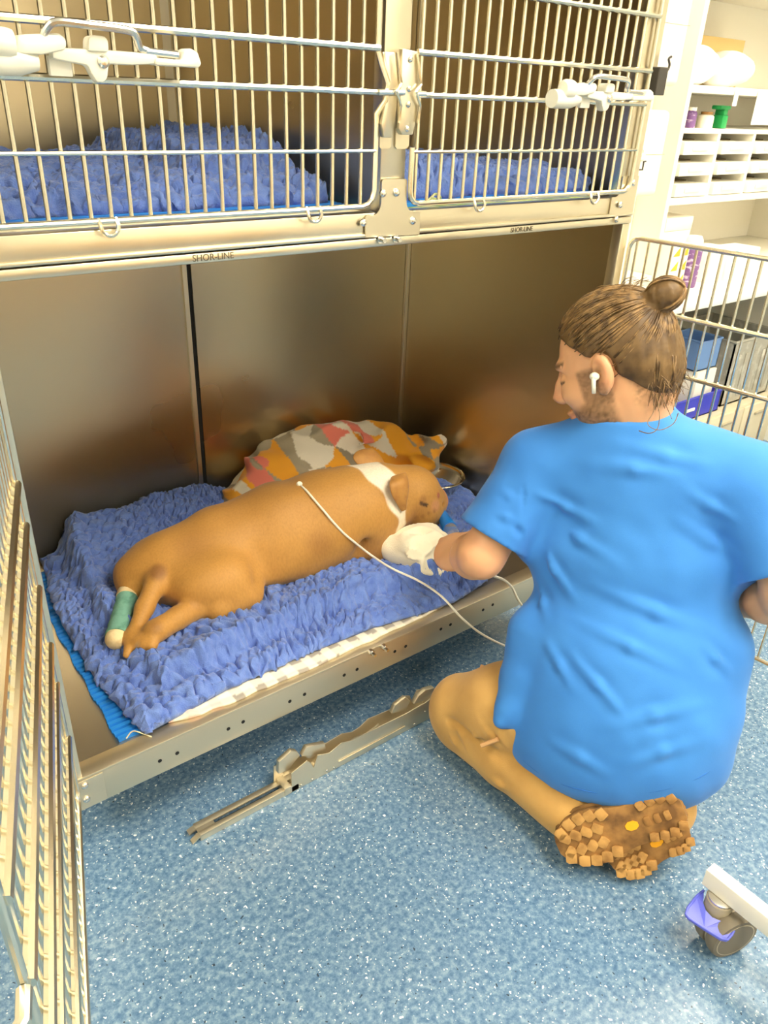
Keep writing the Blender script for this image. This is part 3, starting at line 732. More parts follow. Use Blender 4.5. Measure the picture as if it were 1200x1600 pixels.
# ------------------------------------------------------------------ patterned blanket, bowl
def tri_pigment(u, v, seed=5):
    cols = np.array([lin(*c)[:3] for c in [(238, 228, 202), (150, 138, 116), (244, 170, 40), (232, 128, 108), (232, 224, 204), (242, 168, 44), (238, 228, 206), (168, 156, 130)]])
    iu = np.floor(u); iv = np.floor(v); up = ((u - iu) + (v - iv)) > 1
    h = _hash(iu, iv, up.astype(float), seed); k = np.clip(((h + 1) * 0.5 * len(cols)).astype(int), 0, len(cols) - 1)
    return cols[k]
def pattern_blanket():
    F = Field((0.55, 0.38, 0.235), (1.236, 0.697, 0.46), 0.005)
    pts = [(0.64, 0.60, 0.30), (0.70, 0.605, 0.335), (0.78, 0.61, 0.345), (0.88, 0.61, 0.355), (0.97, 0.60, 0.365), (1.06, 0.57, 0.35), (1.13, 0.55, 0.325)]
    rs = [0.045, 0.06, 0.068, 0.07, 0.068, 0.066, 0.062]
    F.chain(pts, rs, 0.04)
    F.chain([(0.64, 0.57, 0.26), (0.75, 0.54, 0.275), (0.9, 0.52, 0.275), (1.05, 0.50, 0.27)], [0.035, 0.05, 0.05, 0.05], 0.04)
    F.chain([(1.13, 0.52, 0.315), (1.165, 0.49, 0.355), (1.185, 0.475, 0.375)], [0.05, 0.042, 0.024], 0.02)      # pulled-up corner by the bowl
    F.chain([(0.75, 0.63, 0.385), (0.86, 0.625, 0.405), (0.95, 0.61, 0.415)], [0.03, 0.032, 0.028], 0.03)
    x, y, z = F.grid()
    f1 = noise3(x * 14 + z * 18, y * 16 + 3, z * 13 - x * 6, 3); f2 = noise3(x * 30, y * 30 + z * 12, z * 26, 8)
    F.f += (0.016 * (1 - 2 * np.abs(f1)) * -1 + 0.006 * f2).astype(np.float32)
    me, V = F.mesh('patterned_blanket', 2)
    wv = noise3(V[:, 0] * 9, V[:, 1] * 9, V[:, 2] * 9, 2) * 0.35
    u = (V[:, 0] * 1.0 + V[:, 2] * 0.45) / 0.072 + wv; v = (V[:, 2] * 1.0 - V[:, 1] * 0.55 - V[:, 0] * 0.3) / 0.060 + wv * 1.3
    C_ = tri_pigment(u, v); og = np.array(lin(244, 170, 40)[:3])
    cor = (np.abs(C_ - np.array(lin(232, 128, 108)[:3])).sum(1) < 1e-4) & (V[:, 0] > 1.0)
    C_[cor] = og; paint(me, C_)
    M['pattern'] = mat('printed cotton', rough=0.9, attr='pigment', sheen=0.2, bump=((220, 220, 220), 0.25, 0.002))
    tag(link('patterned_blanket', me, M['pattern'], None, 'full'), 'crumpled blanket printed with orange, grey, cream and coral triangles along the back of the kennel', 'blanket')
pattern_blanket()
def bowl():
    c = pt(674, 746, 'z', 0.315)
    R_, H_, z0 = 0.078, 0.062, 0.2545
    prof = [(0.0, z0), (R_ * 0.70, z0), (R_ * 0.76, z0 + 0.006), (R_ * 0.95, z0 + H_ * 0.85), (R_, z0 + H_), (R_ + 0.006, z0 + H_ + 0.001), (R_ + 0.007, z0 + H_ + 0.004), (R_, z0 + H_ + 0.0045), (R_ * 0.93, z0 + H_ * 0.86), (R_ * 0.72, z0 + 0.010), (0.0, z0 + 0.008)]
    M['bowl'] = mat('polished steel', lin(226, 218, 200), 0.12, 1.0)
    e = empty('feeding_bowl', (c.x + 0.012, c.y, z0), 'shiny stainless steel bowl in the back corner beside the patterned blanket', 'bowl')
    MB().lathe([(r, z - z0) for r, z in prof], 36).build('bowl_body', M['bowl'], e, 'full')
    MB().tube([((R_ + 0.003) * math.cos(a), (R_ + 0.003) * math.sin(a), H_ + 0.003) for a in np.linspace(0, 2 * math.pi, 40, endpoint=False)], 0.0032, 8, closed=True).build('rolled_rim', M['bowl'], e, True)
bowl()

# ------------------------------------------------------------------ the dog
def V3(v): return np.array(v[:], float)
def dog():
    h = 0.0042
    F = Field((0.11, 0.15, 0.240), (1.10, 0.56, 0.50), h)
    # trunk: pelvis, loin, ribcage, shoulders
    F.ell((0.370, 0.365, 0.322), (0.090, 0.082, 0.070), 0.03)
    F.chain([(0.345, 0.365, 0.322), (0.46, 0.362, 0.334), (0.60, 0.352, 0.350), (0.72, 0.325, 0.360), (0.80, 0.297, 0.358)], [0.068, 0.080, 0.095, 0.102, 0.096], 0.05)
    F.ell((0.66, 0.335, 0.325), (0.165, 0.108, 0.086), 0.04)
    F.ell((0.58, 0.345, 0.295), (0.20, 0.098, 0.050), 0.04)           # belly settled into the fleece
    F.chain([(0.33, 0.385, 0.372), (0.45, 0.385, 0.388), (0.60, 0.375, 0.420)], [0.022, 0.022, 0.02], 0.04)   # spine
    # rump, far thigh and the bandaged far leg
    F.ell((0.300, 0.388, 0.318), (0.062, 0.062, 0.062), 0.03)
    F.chain([(0.31, 0.40, 0.318), (0.272, 0.395, 0.310), (0.248, 0.368, 0.302)], [0.055, 0.044, 0.022], 0.02)
    F.chain([(0.244, 0.368, 0.302), (0.172, 0.258, 0.280)], [0.015, 0.015], 0.004)
    F.ell(tuple(pt(272, 916, 'z', 0.315)), (0.020, 0.018, 0.018), 0.012)
    # near haunch: thigh, knee, shank tucked under, hock, foot
    F.ell((0.395, 0.275, 0.318), (0.092, 0.066, 0.066), 0.03, Matrix.Rotation(math.radians(-14), 3, 'Z'))
    F.ell((0.435, 0.250, 0.296), (0.060, 0.045, 0.042), 0.025)
    F.chain([(0.45, 0.232, 0.288), (0.38, 0.232, 0.284), tuple(pt(318, 945, 'z', 0.288))], [0.032, 0.028, 0.025], 0.016)
    LG = [tuple(pt(a_, b_, 'z', c_)) for a_, b_, c_ in [(318, 943, 0.292), (278, 965, 0.297), (243, 986, 0.298)]]
    F.chain(LG, [0.026, 0.0225, 0.025], 0.010)
    PW = Vector(LG[2])
    for k, (ax, ay) in enumerate([(-0.030, 0.012), (-0.036, -0.002), (-0.030, -0.016), (-0.020, -0.026)]):       # toes
        F.cone(PW + Vector((-0.004, -0.002, -0.002)), PW + Vector((ax, ay, -0.010)), 0.015, 0.0120, 0.003)
    # tail
    tl = [tuple(pt(264, 872, 'z', 0.360)), tuple(pt(246, 905, 'z', 0.342)), tuple(pt(226, 950, 'z', 0.312)), tuple(pt(208, 995, 'z', 0.284)), tuple(pt(197, 1024, 'z', 0.274))]
    F.chain(tl, [0.027, 0.0225, 0.0185, 0.0135, 0.006], 0.012)
    # shoulder, tucked fore leg
    F.ell((0.79, 0.265, 0.315), (0.062, 0.050, 0.060), 0.03)
    F.chain([(0.775, 0.250, 0.30), (0.805, 0.232, 0.282), (0.86, 0.20, 0.276), (0.93, 0.19, 0.272)], [0.040, 0.030, 0.022, 0.020], 0.02)
    # neck and head, chin down, nose to the right
    nk = [(0.78, 0.310, 0.378), (0.855, 0.300, 0.380), (0.915, 0.290, 0.374)]
    F.chain(nk, [0.092, 0.082, 0.072], 0.03)
    sk = (0.940, 0.285, 0.382)
    F.ell(sk, (0.072, 0.070, 0.062), 0.025)
    F.ell((0.950, 0.250, 0.342), (0.054, 0.046, 0.050), 0.02)          # cheek
    F.chain([(0.965, 0.278, 0.362), (0.998, 0.272, 0.346)], [0.050, 0.041], 0.022)
    F.ell((1.012, 0.268, 0.344), (0.026, 0.032, 0.027), 0.008)         # blunt muzzle
    F.chain([(0.955, 0.255, 0.312), (1.000, 0.258, 0.314)], [0.036, 0.027], 0.012)     # lower jaw
    F.ell((0.985, 0.240, 0.372), (0.015, 0.011, 0.008), 0.008)         # brow
    F.ell((0.990, 0.2285, 0.356), (0.009, 0.008, 0.006), 0.006, op='-')
    # creases: groin fold, elbow fold, jaw line
    F.chain([(0.478, 0.215, 0.33), (0.490, 0.262, 0.385)], [0.010, 0.004], 0.03, op='-')
    F.chain([(0.735, 0.215, 0.31), (0.755, 0.232, 0.36)], [0.008, 0.003], 0.03, op='-')
    F.chain([(0.975, 0.222, 0.328), (1.02, 0.236, 0.326)], [0.004, 0.003], 0.008, op='-')
    x, y, z = F.grid()
    F.f += (0.0035 * noise3(x * 16, y * 16, z * 16, 2)).astype(np.float32)
    global DOGF; DOGF = F
    me, V = F.mesh('body', 2)
    # coat: fawn with darker saddle and painted-in shading, a white collar stripe, dark tail base, hock and paw pads
    fawn = np.array(lin(194, 142, 68)[:3]); dark = np.array(lin(144, 96, 48)[:3]); white = np.array(lin(250, 238, 214)[:3]); pink = np.array(lin(214, 150, 118)[:3])
    n1 = noise3(V[:, 0] * 12, V[:, 1] * 12, V[:, 2] * 12, 5)[:, None]; n2 = noise3(V[:, 0] * 40, V[:, 1] * 40, V[:, 2] * 40, 6)[:, None]
    C_ = fawn * (1 + 0.05 * n1 + 0.04 * n2)
    def blend(C_, w_, col): w_ = np.clip(w_, 0, 1)[:, None]; return C_ * (1 - w_) + col * w_
    def near(c, r, soft=0.5): return 1 - sstep(r * (1 - soft), r, np.linalg.norm(V - np.array(c), axis=1))
    C_ = blend(C_, 0.35 * near((0.55, 0.40, 0.46), 0.20, 0.9), dark)
    C_ = blend(C_, 0.55 * near(tuple(pt(302, 945, 'z', 0.305)), 0.026, 0.6), dark)
    C_ = blend(C_, 0.75 * near(tuple(pt(243, 982, 'z', 0.31)), 0.020, 0.6), dark)
    C_ = blend(C_, 0.65 * near(tuple(pt(222, 1008, 'z', 0.285)), 0.016, 0.5), white)
    C_ = blend(C_, 0.45 * near((0.77, 0.21, 0.30), 0.06, 0.8), dark)  # elbow shading painted into the coat
    C_ = blend(C_, 0.8 * sstep(1.008, 1.024, V[:, 0]) * (V[:, 2] > 0.320), pink)
    C_ = blend(C_, 0.5 * near((0.985, 0.240, 0.345), 0.03, 0.8), dark)
    def hit(a, b):
        for d in np.arange(1.3, 2.4, 0.003):
            v = np.array(dp(a, b, d)[:]); i = np.round((v - F.lo) / F.h).astype(int)
            if (i >= 0).all() and (i < F.n).all() and F.f[tuple(i)] < 0: return tuple(v)
        return (0, 0, 0)
    C_ = blend(C_, 0.85 * near(hit(246, 894), 0.026, 0.6), dark)
    C_ = blend(C_, 0.40 * near(hit(300, 850), 0.07, 0.9), dark); C_ = blend(C_, 0.45 * near(hit(500, 850), 0.05, 0.9), dark)  # shading of haunch and flank painted into the coat
    C_ = blend(C_, 0.30 * near(hit(655, 800), 0.040, 0.8), dark)
    C_ = blend(C_, 0.55 * near(hit(680, 790), 0.022, 0.7), pink)
    C_ = blend(C_, 0.95 * near(hit(684, 774), 0.0095, 0.4), np.array(lin(170, 92, 74)[:3]))
    for ex, ey in ((658, 786), (662, 788), (666, 789)): C_ = blend(C_, 0.95 * near(hit(ex, ey), 0.0062, 0.4), np.array(lin(46, 28, 16)[:3]))
    C_ = blend(C_, 0.5 * near(hit(660, 780), 0.016, 0.7), dark)
    for ex, ey in ((650, 808), (660, 806), (670, 802), (678, 798)): C_ = blend(C_, 0.5 * near(hit(ex, ey), 0.0075, 0.5), dark)
    # white stripe round the neck, running down to the chest
    s_ = V[:, 0] - (0.842 + 0.20 * (0.40 - V[:, 2])) - 0.010 * noise3(V[:, 0] * 30, V[:, 1] * 30, V[:, 2] * 30, 9)
    hw = 0.016 + 0.020 * sstep(0.38, 0.45, V[:, 2])
    wst = sstep(-hw - 0.004, -hw + 0.004, s_) * (1 - sstep(hw - 0.004, hw + 0.004, s_)) * (V[:, 2] > 0.28)
    C_ = blend(C_, wst, white)
    paint(me, C_)
    M['coat'] = mat('short fawn coat', rough=0.62, attr='pigment', sheen=0.12, noise=((260, 260, 90), (0.86, 0.84, 0.80, 1), 0.4, 0.75), bump=((500, 500, 160), 0.12, 0.002))
    D = empty('dog', (0.60, 0.35, 0.27), 'short-haired tan dog with a white neck stripe lying on the blue fleece', 'dog')
    inv = Matrix.Translation((-0.60, -0.35, -0.27))
    link('body', me, M['coat'], D, 'full', mw=inv)
    # ears
    def ear(cs, name='ear', th=0.0035):
        """cs: rows of (left, right) points from root to tip"""
        rows = []; 
        L_ = bez([c[0] for c in cs], 5); R_ = bez([c[1] for c in cs], 5); n = 7
        vs = []; fs = []
        for a, b in zip(L_, R_):
            for k in range(n): 
                t = k / (n - 1); vs.append(a.lerp(b, t) + Vector((0.010, -0.012, 0.008)) * math.sin(t * math.pi) * 0.6)
        m_ = len(L_)
        for i in range(m_ - 1):
            for k in range(n - 1): fs.append((i * n + k, i * n + k + 1, i * n + n + k + 1, i * n + n + k))
        o = MB().add(vs, fs).build(name, M['coat_plain'], D, 'full', mw=inv)
        sm = o.modifiers.new('thickness', 'SOLIDIFY'); sm.thickness = th; sm.offset = 0
        sb = o.modifiers.new('round', 'SUBSURF'); sb.levels = 1; sb.render_levels = 1
        return o
    M['coat_plain'] = mat('ear coat', lin(182, 130, 60), 0.62, sheen=0.12, noise=((60, 60, 60), lin(160, 106, 50), 0.4, 0.8))
    q = lambda a, b, yy: pt(a, b, 'y', yy)
    ear([(q(611, 745, 0.243), q(633, 738, 0.243)), (q(608, 757, 0.216), q(638, 751, 0.219)), (q(612, 774, 0.206), q(638, 770, 0.210)), (q(620, 788, 0.203), q(634, 785, 0.205)), (q(627, 799, 0.203), q(629, 798, 0.204))])
    ear([(q(560, 728, 0.345), q(604, 730, 0.335)), (q(551, 716, 0.360), q(597, 716, 0.350)), (q(556, 706, 0.372), q(590, 708, 0.362)), (q(568, 702, 0.378), q(582, 703, 0.374))])
    # bandage on the far hind leg
    M['bandage'] = mat('teal cohesive bandage', lin(122, 176, 158), 0.85, noise=((40, 40, 120), lin(92, 146, 128), 0.45, 0.7), bump=((120, 120, 300), 0.4, 0.003))
    M['padding'] = mat('cream padding', lin(238, 216, 168), 0.9, noise=((50, 50, 50), lin(214, 188, 136), 0.45, 0.7), bump=((120, 120, 120), 0.5, 0.003))
    a, b = Vector((0.2465, 0.372, 0.304)), Vector((0.168, 0.252, 0.277))
    P_ = lambda t: a.lerp(b, t)
    MB().tube([P_(t) for t in np.linspace(0.17, 0.90, 14)], [0.0215 + 0.004 * max(0, t - 0.45) + 0.0012 * math.sin(t * 38) for t in np.linspace(0.17, 0.90, 14)], 22).build('bandage', M['bandage'], D, True, mw=inv)
    MB().tube([P_(t) for t in (0.0, 0.05, 0.11, 0.175)], [0.019, 0.0225, 0.0235, 0.0228], 22).build('padding', M['padding'], D, True, mw=inv)
    MB().tube([P_(t) for t in (0.89, 0.94, 0.99, 1.04, 1.07)], [0.0215, 0.0225, 0.0215, 0.017, 0.008], 22).build('padding', M['padding'], D, True, mw=inv)
dog()

# ------------------------------------------------------------------ towel, breathing tube, cables
def towel():
    F = Field((0.74, 0.02, 0.25), (1.02, 0.27, 0.40), 0.004)
    q = lambda a, b, z: tuple(pt(a, b, 'z', z))
    F.chain([q(614, 856, 0.300), q(640, 851, 0.310), q(668, 848, 0.312), q(680, 854, 0.310)], [0.024, 0.032, 0.034, 0.030], 0.025)
    F.chain([q(630, 864, 0.296), q(652, 862, 0.308), q(674, 864, 0.308)], [0.024, 0.034, 0.032], 0.025)
    F.chain([q(650, 886, 0.285), q(662, 874, 0.300), q(678, 870, 0.304)], [0.020, 0.028, 0.026], 0.02)
    F.chain([q(658, 886, 0.290), q(684, 884, 0.292)], [0.019, 0.0185], 0.006)          # rolled end
    F.chain([q(678, 885, 0.292), q(698, 885, 0.292)], [0.0105, 0.0125], 0.003, op='-')
    for A_, B_, r_ in (((622, 846, .335), (690, 852, .335), .0022), ((640, 872, .325), (690, 868, .325), .003), ((650, 850, .345), (640, 880, .315), .0022), ((668, 842, .345), (690, 872, .330), .002), ((616, 862, .315), (650, 874, .312), .0026)):
        F.cone(q(*A_), q(*B_), r_, r_, 0.016, op='-')
    x, y, z = F.grid()
    f1 = noise3(x * 26 + y * 10, y * 26, z * 26 - x * 12, 4)
    F.f += (0.011 * (np.abs(f1) * 2 - 0.9) + 0.0015 * noise3(x * 80, y * 80, z * 80, 3)).astype(np.float32)
    me, V = F.mesh('hand_towel', 1)
    M['towel'] = mat('cream towelling', lin(252, 242, 214), 0.95, sheen=0.3, bump=((380, 380, 380), 0.4, 0.003))
    tag(link('hand_towel', me, M['towel'], None, 'full'), 'crumpled cream towel bunched under the dog chin beside the hand', 'towel')
towel()
def breathing_tube():
    a = pt(688, 800, 'z', 0.325); b = pt(703, 826, 'z', 0.322); c = pt(713, 846, 'z', 0.318)
    e = empty('breathing_tube', a, 'clear breathing tube with a bright blue connector at the dog mouth', 'tube')
    inv = Matrix.Translation(-a)
    M['blue_plastic'] = mat('blue plastic', lin(28, 132, 226), 0.35)
    M['clear'] = mat('clear plastic', (0.95, 0.96, 0.98, 1), 0.08, trans=0.85, ior=1.3)
    m0 = pt(676, 792, 'z', 0.327)
    MB().tube([m0, a.lerp(b, -0.1), a.lerp(b, 0.25)], 0.0055, 12).build('tube', M['clear'], e, True, mw=inv)
    MB().tube([a.lerp(b, 0.0), a.lerp(b, 0.1), a.lerp(b, 0.6), a.lerp(b, 0.98), b], [0.011, 0.0135, 0.0155, 0.019, 0.0185], 18).build('connector', M['blue_plastic'], e, True, mw=inv)
    MB().tube([b, b.lerp(c, 0.2), b.lerp(c, 0.7), c], [0.0165, 0.0175, 0.0165, 0.012], 16).build('cuff', M['clear'], e, True, mw=inv)
breathing_tube()
M['cable'] = mat('white cable', lin(246, 240, 222), 0.45)
def cable():
    q = lambda a, b, ax, v: pt(a, b, ax, v)
    def on(a, b, lift=0.004):
        for d in np.arange(1.3, 2.4, 0.003):
            v = np.array(dp(a, b, d)[:]); i = np.round((v - DOGF.lo) / DOGF.h).astype(int)
            if (i >= 0).all() and (i < DOGF.n).all() and DOGF.f[tuple(i)] < 0: return dp(a, b, d - lift)
        return pt(a, b, 'z', 0.30)
    s = on(468, 757, 0.003)
    P_ = [s, on(480, 768), on(492, 782), on(505, 797), on(520, 815), on(537, 833), on(555, 848, 0.008), on(578, 866, 0.02), q(612, 888, 'z', 0.308), q(655, 908, 'z', 0.300), q(690, 932, 'y', -0.012), q(722, 966, 'y', -0.040), q(755, 992, 'y', -0.06), q(800, 1013, 'y', -0.075), q(845, 1020, 'y', -0.09)]
    e = empty('monitor_cable', s, 'thin white cable from a button on the dog back over the kennel lip', 'cable')
    inv = Matrix.Translation(-s)
    MB().tube(bez(P_, 8), 0.0026, 8).build('lead', M['cable'], e, True, mw=inv)
    MB().lathe([(0.0, 0.004), (0.006, 0.004), (0.0075, 0.0015), (0.0072, -0.003), (0.004, -0.006)], 16, Matrix.Translation(s) @ Matrix.Rotation(0.5, 4, 'X')).build('sensor_button', M['cable'], e, True, mw=inv)
cable()
tag(MB().tube(bez([pt(760, 897, 'z', 0.30), pt(785, 905, 'z', 0.292), pt(800, 918, 'y', -0.02), pt(810, 938, 'y', -0.035), pt(830, 965, 'y', -0.05)], 8), 0.0030, 8).build('tubing', M['cable'], None, True), 'short loop of thicker white tubing over the kennel lip beside the arm', 'tubing')

# ------------------------------------------------------------------ the kneeling person
PER = empty('person', (0.86, -0.36, 0.0), 'person with a hair bun, blue scrub top and tan trousers kneeling at the kennel', 'person')
PINV = Matrix.Translation((-0.86, 0.36, 0.0))
def cam2world(v): return Vector(RC @ np.array(v, float))
HC = dp(958, 566, 1.36)                                # middle of the head
Hf = cam2world((-0.77, 0.17, 0.61)).normalized()       # where the face points
Hu = cam2world((-0.12, -0.95, -0.30)); Hu = (Hu - Hf * Hu.dot(Hf)).normalized()
Hs = Hu.cross(Hf).normalized()                         # towards the near ear
if Hs.dot(cam2world((0, 0, -1))) < 0: Hs = -Hs
HM = np.array([Hf[:], Hu[:], Hs[:]]).T
def hp(f, u, s): return HC + Hf * f + Hu * u + Hs * s
HIP, WAIST, CHEST, UPPER, NECK = [Vector(v) for v in [(0.884, -0.440, 0.240), (0.930, -0.390, 0.355), (0.968, -0.335, 0.510), (0.978, -0.305, 0.640), (0.962, -0.272, 0.742)]]
LSH, RSH = Vector((0.878, -0.152, 0.632)), Vector((1.058, -0.474, 0.672))
LEL, LWR = dp(752, 868, 1.50), dp(720, 870, 1.66)
REL, RWR = Vector((1.030, -0.600, 0.535)), Vector((1.160, -0.455, 0.390))
LHIP, LKN, LAN = Vector((0.815, -0.375, 0.215)), Vector((0.752, -0.150, 0.092)), Vector((0.752, -0.455, 0.082))
RHIP, RKN, RAN = Vector((0.965, -0.470, 0.215)), Vector((1.120, -0.225, 0.098)), Vector((0.900, -0.560, 0.085))
LAT = (RSH - LSH).normalized()
def frame(a, b):                                       # axes: lateral, along the spine, front
    u = (Vector(b) - Vector(a)).normalized(); l = (LAT - u * LAT.dot(u)).normalized(); return np.array([l[:], u[:], l.cross(u)[:]]).T

def fingers(F, wrist, palm, fwd, up, curl, side, ln=1.0):
    """palm and five curled fingers; fwd = finger direction, up = back of the hand, side = towards the thumb"""
    fwd = fwd.normalized(); up = (up - fwd * up.dot(fwd)).normalized(); side = (side - fwd * side.dot(fwd)); side = (side - up * side.dot(up)).normalized()
    F.chain([wrist, palm - fwd * 0.02], [0.026, 0.026], 0.012)
    F.ell(palm, (0.050, 0.044, 0.021), 0.012, np.array([fwd[:], side[:], up[:]]).T)
    for k, (o, l) in enumerate([(0.028, 0.072), (0.010, 0.080), (-0.009, 0.074), (-0.027, 0.058)]):
        l *= ln; p0 = palm + fwd * 0.034 + side * o; r = 0.0092 - 0.0004 * k; a = 0.25; P_ = [p0]; d = 0
        for seg, c in ((0.45, curl * 0.7), (0.30, curl), (0.25, curl * 0.8)):
            a += c; q = P_[-1] + (fwd * math.cos(a) - up * math.sin(a)) * l * seg; P_.append(q)
        F.chain([palm + side * o * 0.8] + P_, [0.013, r + 0.001, r, r * 0.95, r * 0.82], 0.004)
    t0 = palm - fwd * 0.018 + side * 0.030
    F.chain([palm - fwd * 0.02 + side * 0.012, t0 + side * 0.012 + fwd * 0.012 - up * 0.006, t0 + side * 0.022 + fwd * 0.040 - up * 0.016, t0 + side * 0.014 + fwd * 0.062 - up * 0.026], [0.018, 0.0125, 0.0105, 0.0085], 0.005)

def body():
    F = Field((0.64, -0.70, 0.03), (1.27, 0.16, 1.02), 0.0037)
    # core under the clothes
    F.ell(HIP, (0.150, 0.105, 0.095), 0.03, frame(HIP, WAIST)); F.ell(WAIST, (0.140, 0.110, 0.085), 0.04, frame(WAIST, CHEST))
    F.ell(CHEST, (0.150, 0.120, 0.090), 0.04, frame(CHEST, UPPER)); F.ell(UPPER, (0.160, 0.085, 0.080), 0.04, frame(CHEST, NECK))
    for hp_, kn, an in ((LHIP, LKN, LAN), (RHIP, RKN, RAN)):
        F.chain([hp_, kn], [0.070, 0.050], 0.03); F.chain([kn, an], [0.045, 0.036], 0.02)
    # arms
    F.chain([UPPER, LSH], [0.05, 0.050], 0.03); F.chain([UPPER, RSH], [0.05, 0.050], 0.03)
    F.chain([LSH, LEL], [0.050, 0.042], 0.02); F.chain([LEL, LEL.lerp(LWR, 0.35), LWR], [0.042, 0.043, 0.027], 0.02)
    F.chain([RSH, REL], [0.050, 0.042], 0.02); F.chain([REL, REL.lerp(RWR, 0.35), RWR], [0.042, 0.043, 0.027], 0.02)
    lp = dp(708, 861, 1.655); tip = dp(712, 826, 1.70)
    fingers(F, LWR, lp, tip - lp, dp(690, 850, 1.60) - lp, 0.62, dp(735, 850, 1.64) - lp, 0.85)
    rp = RWR + Vector((0.045, 0.055, -0.055))
    fingers(F, RWR, rp, (rp - RWR), Vector((0.3, 0, 1)), 0.25, Vector((-0.8, 0.5, 0)))
    # neck and head
    F.chain([NECK + Vector((0, -0.01, -0.02)), hp(-0.030, -0.055, 0), hp(-0.012, -0.02, 0)], [0.066, 0.056, 0.055], 0.03)
    F.ell(hp(-0.008, 0.026, 0), (0.094, 0.084, 0.074), 0.02, HM)
    F.ell(hp(0.036, -0.038, 0), (0.056, 0.076, 0.056), 0.03, HM)
    F.ell(hp(0.030, -0.070, 0.028), (0.040, 0.030, 0.028), 0.025, HM); F.ell(hp(0.030, -0.070, -0.028), (0.040, 0.030, 0.028), 0.025, HM)
    F.ell(hp(0.062, -0.100, 0), (0.026, 0.020, 0.026), 0.02, HM)
    for s_ in (-1, 1):
        F.ell(hp(0.078, 0.022, 0.026 * s_), (0.014, 0.009, 0.022), 0.012, HM)           # brow ridge
        F.ell(hp(0.086, -0.004, 0.030 * s_), (0.014, 0.011, 0.017), 0.012, HM, op='-')   # eye socket
        F.ell(hp(0.076, -0.004, 0.031 * s_), (0.0125, 0.0125, 0.0125), 0.003, HM)        # eyeball and lid
        F.ell(hp(0.066, -0.030, 0.038 * s_), (0.024, 0.020, 0.018), 0.018, HM)           # cheekbone
        F.ell(hp(0.104, -0.040, 0.0085 * s_), (0.011, 0.0075, 0.0070), 0.006, HM)         # nostril wing
    F.chain([hp(0.090, 0.012, 0), hp(0.104, -0.014, 0), hp(0.115, -0.032, 0)], [0.0075, 0.0085, 0.0100], 0.010)
    F.ell(hp(0.092, -0.066, 0), (0.014, 0.0065, 0.022), 0.006, HM); F.ell(hp(0.090, -0.078, 0), (0.013, 0.007, 0.020), 0.006, HM)
    # near and far ear: rim, hollow, lobe
    for s_ in (1, -1):
        A = np.array([(Hf * 0.95 + Hs * s_ * -0.30).normalized()[:], Hu[:], (Hs * s_ * 0.95 + Hf * 0.30).normalized()[:]]).T
        c = hp(-0.006, -0.006, 0.077 * s_)
        F.ell(c, (0.0195, 0.0325, 0.0110), 0.003, A); F.ell(hp(0.001, -0.033, 0.074 * s_), (0.011, 0.012, 0.008), 0.005, HM)
        F.ell(hp(0.001, -0.002, 0.0895 * s_), (0.0115, 0.0200, 0.0100), 0.003, A, op='-')
    x, y, z = F.grid()
    me, V = F.mesh('body', 1)
    W_ = V - np.array(HC[:]); f, u, s_ = W_ @ np.array(Hf[:]), W_ @ np.array(Hu[:]), W_ @ np.array(Hs[:])
    sk = np.array(lin(226, 172, 128)[:3]); rd = np.array(lin(214, 140, 104)[:3]); br = np.array(lin(104, 76, 46)[:3])
    n1 = noise3(V[:, 0] * 25, V[:, 1] * 25, V[:, 2] * 25, 1)[:, None]
    C_ = sk * (1 + 0.05 * n1)
    def bl(C_, w_, c): w_ = np.clip(w_, 0, 1)[:, None]; return C_ * (1 - w_) + c * w_
    head = (u > -0.16) & (np.abs(f) < 0.16) & (np.abs(s_) < 0.13)
    n2 = noise3(V[:, 0] * 260, V[:, 1] * 260, V[:, 2] * 260, 4)
    beard = sstep(-0.040, -0.058, u - 0.25 * (0.03 - f)) * sstep(-0.012, 0.006, f) * (1 - sstep(0.105, 0.112, f))
    lipz = np.exp(-((u + 0.072) / 0.007) ** 2) * (f > 0.085)
    side = sstep(0.030, 0.022, np.abs(f - 0.020)) * sstep(0.010, 0.0, u) * (u > -0.06) * sstep(0.05, 0.058, np.abs(s_))
    beard = np.maximum(beard, 0.8 * side) * head * (1 - 0.9 * lipz)
    C_ = bl(C_, beard * (0.78 + 0.25 * n2), br)
    nape = sstep(-0.030, -0.055, f) * sstep(-0.120, -0.050, u) * head
    C_ = bl(C_, nape * (0.55 + 0.4 * n2), br)
    C_ = bl(C_, 0.7 * lipz * head, rd)
    browm = np.exp(-((u - 0.024) / 0.005) ** 2) * (f > 0.066) * (np.abs(s_) > 0.012) * (np.abs(s_) < 0.048) * head
    C_ = bl(C_, browm * 0.95, br * 0.6)
    C_ = bl(C_, np.exp(-((u + 0.007) / 0.0030) ** 2) * (f > 0.070) * (np.abs(s_) > 0.018) * (np.abs(s_) < 0.046) * head, br * 0.4)
    C_ = bl(C_, 0.35 * np.exp(-((f - 0.12) / 0.02) ** 2) * np.exp(-((u + 0.036) / 0.02) ** 2) * head, rd)
    C_ = bl(C_, 0.35 * sstep(0.078, 0.088, np.abs(s_)) * head, rd)
    C_ = bl(C_, 0.30 * (1 - sstep(0.02, 0.07, np.linalg.norm(V - np.array(LEL[:]), axis=1))), rd)
    paint(me, C_)
    M['skin'] = mat('skin', rough=0.5, attr='pigment', sss=0.12, bump=((260, 260, 260), 0.08, 0.002))
    link('body', me, M['skin'], PER, 'full', mw=PINV)
body()

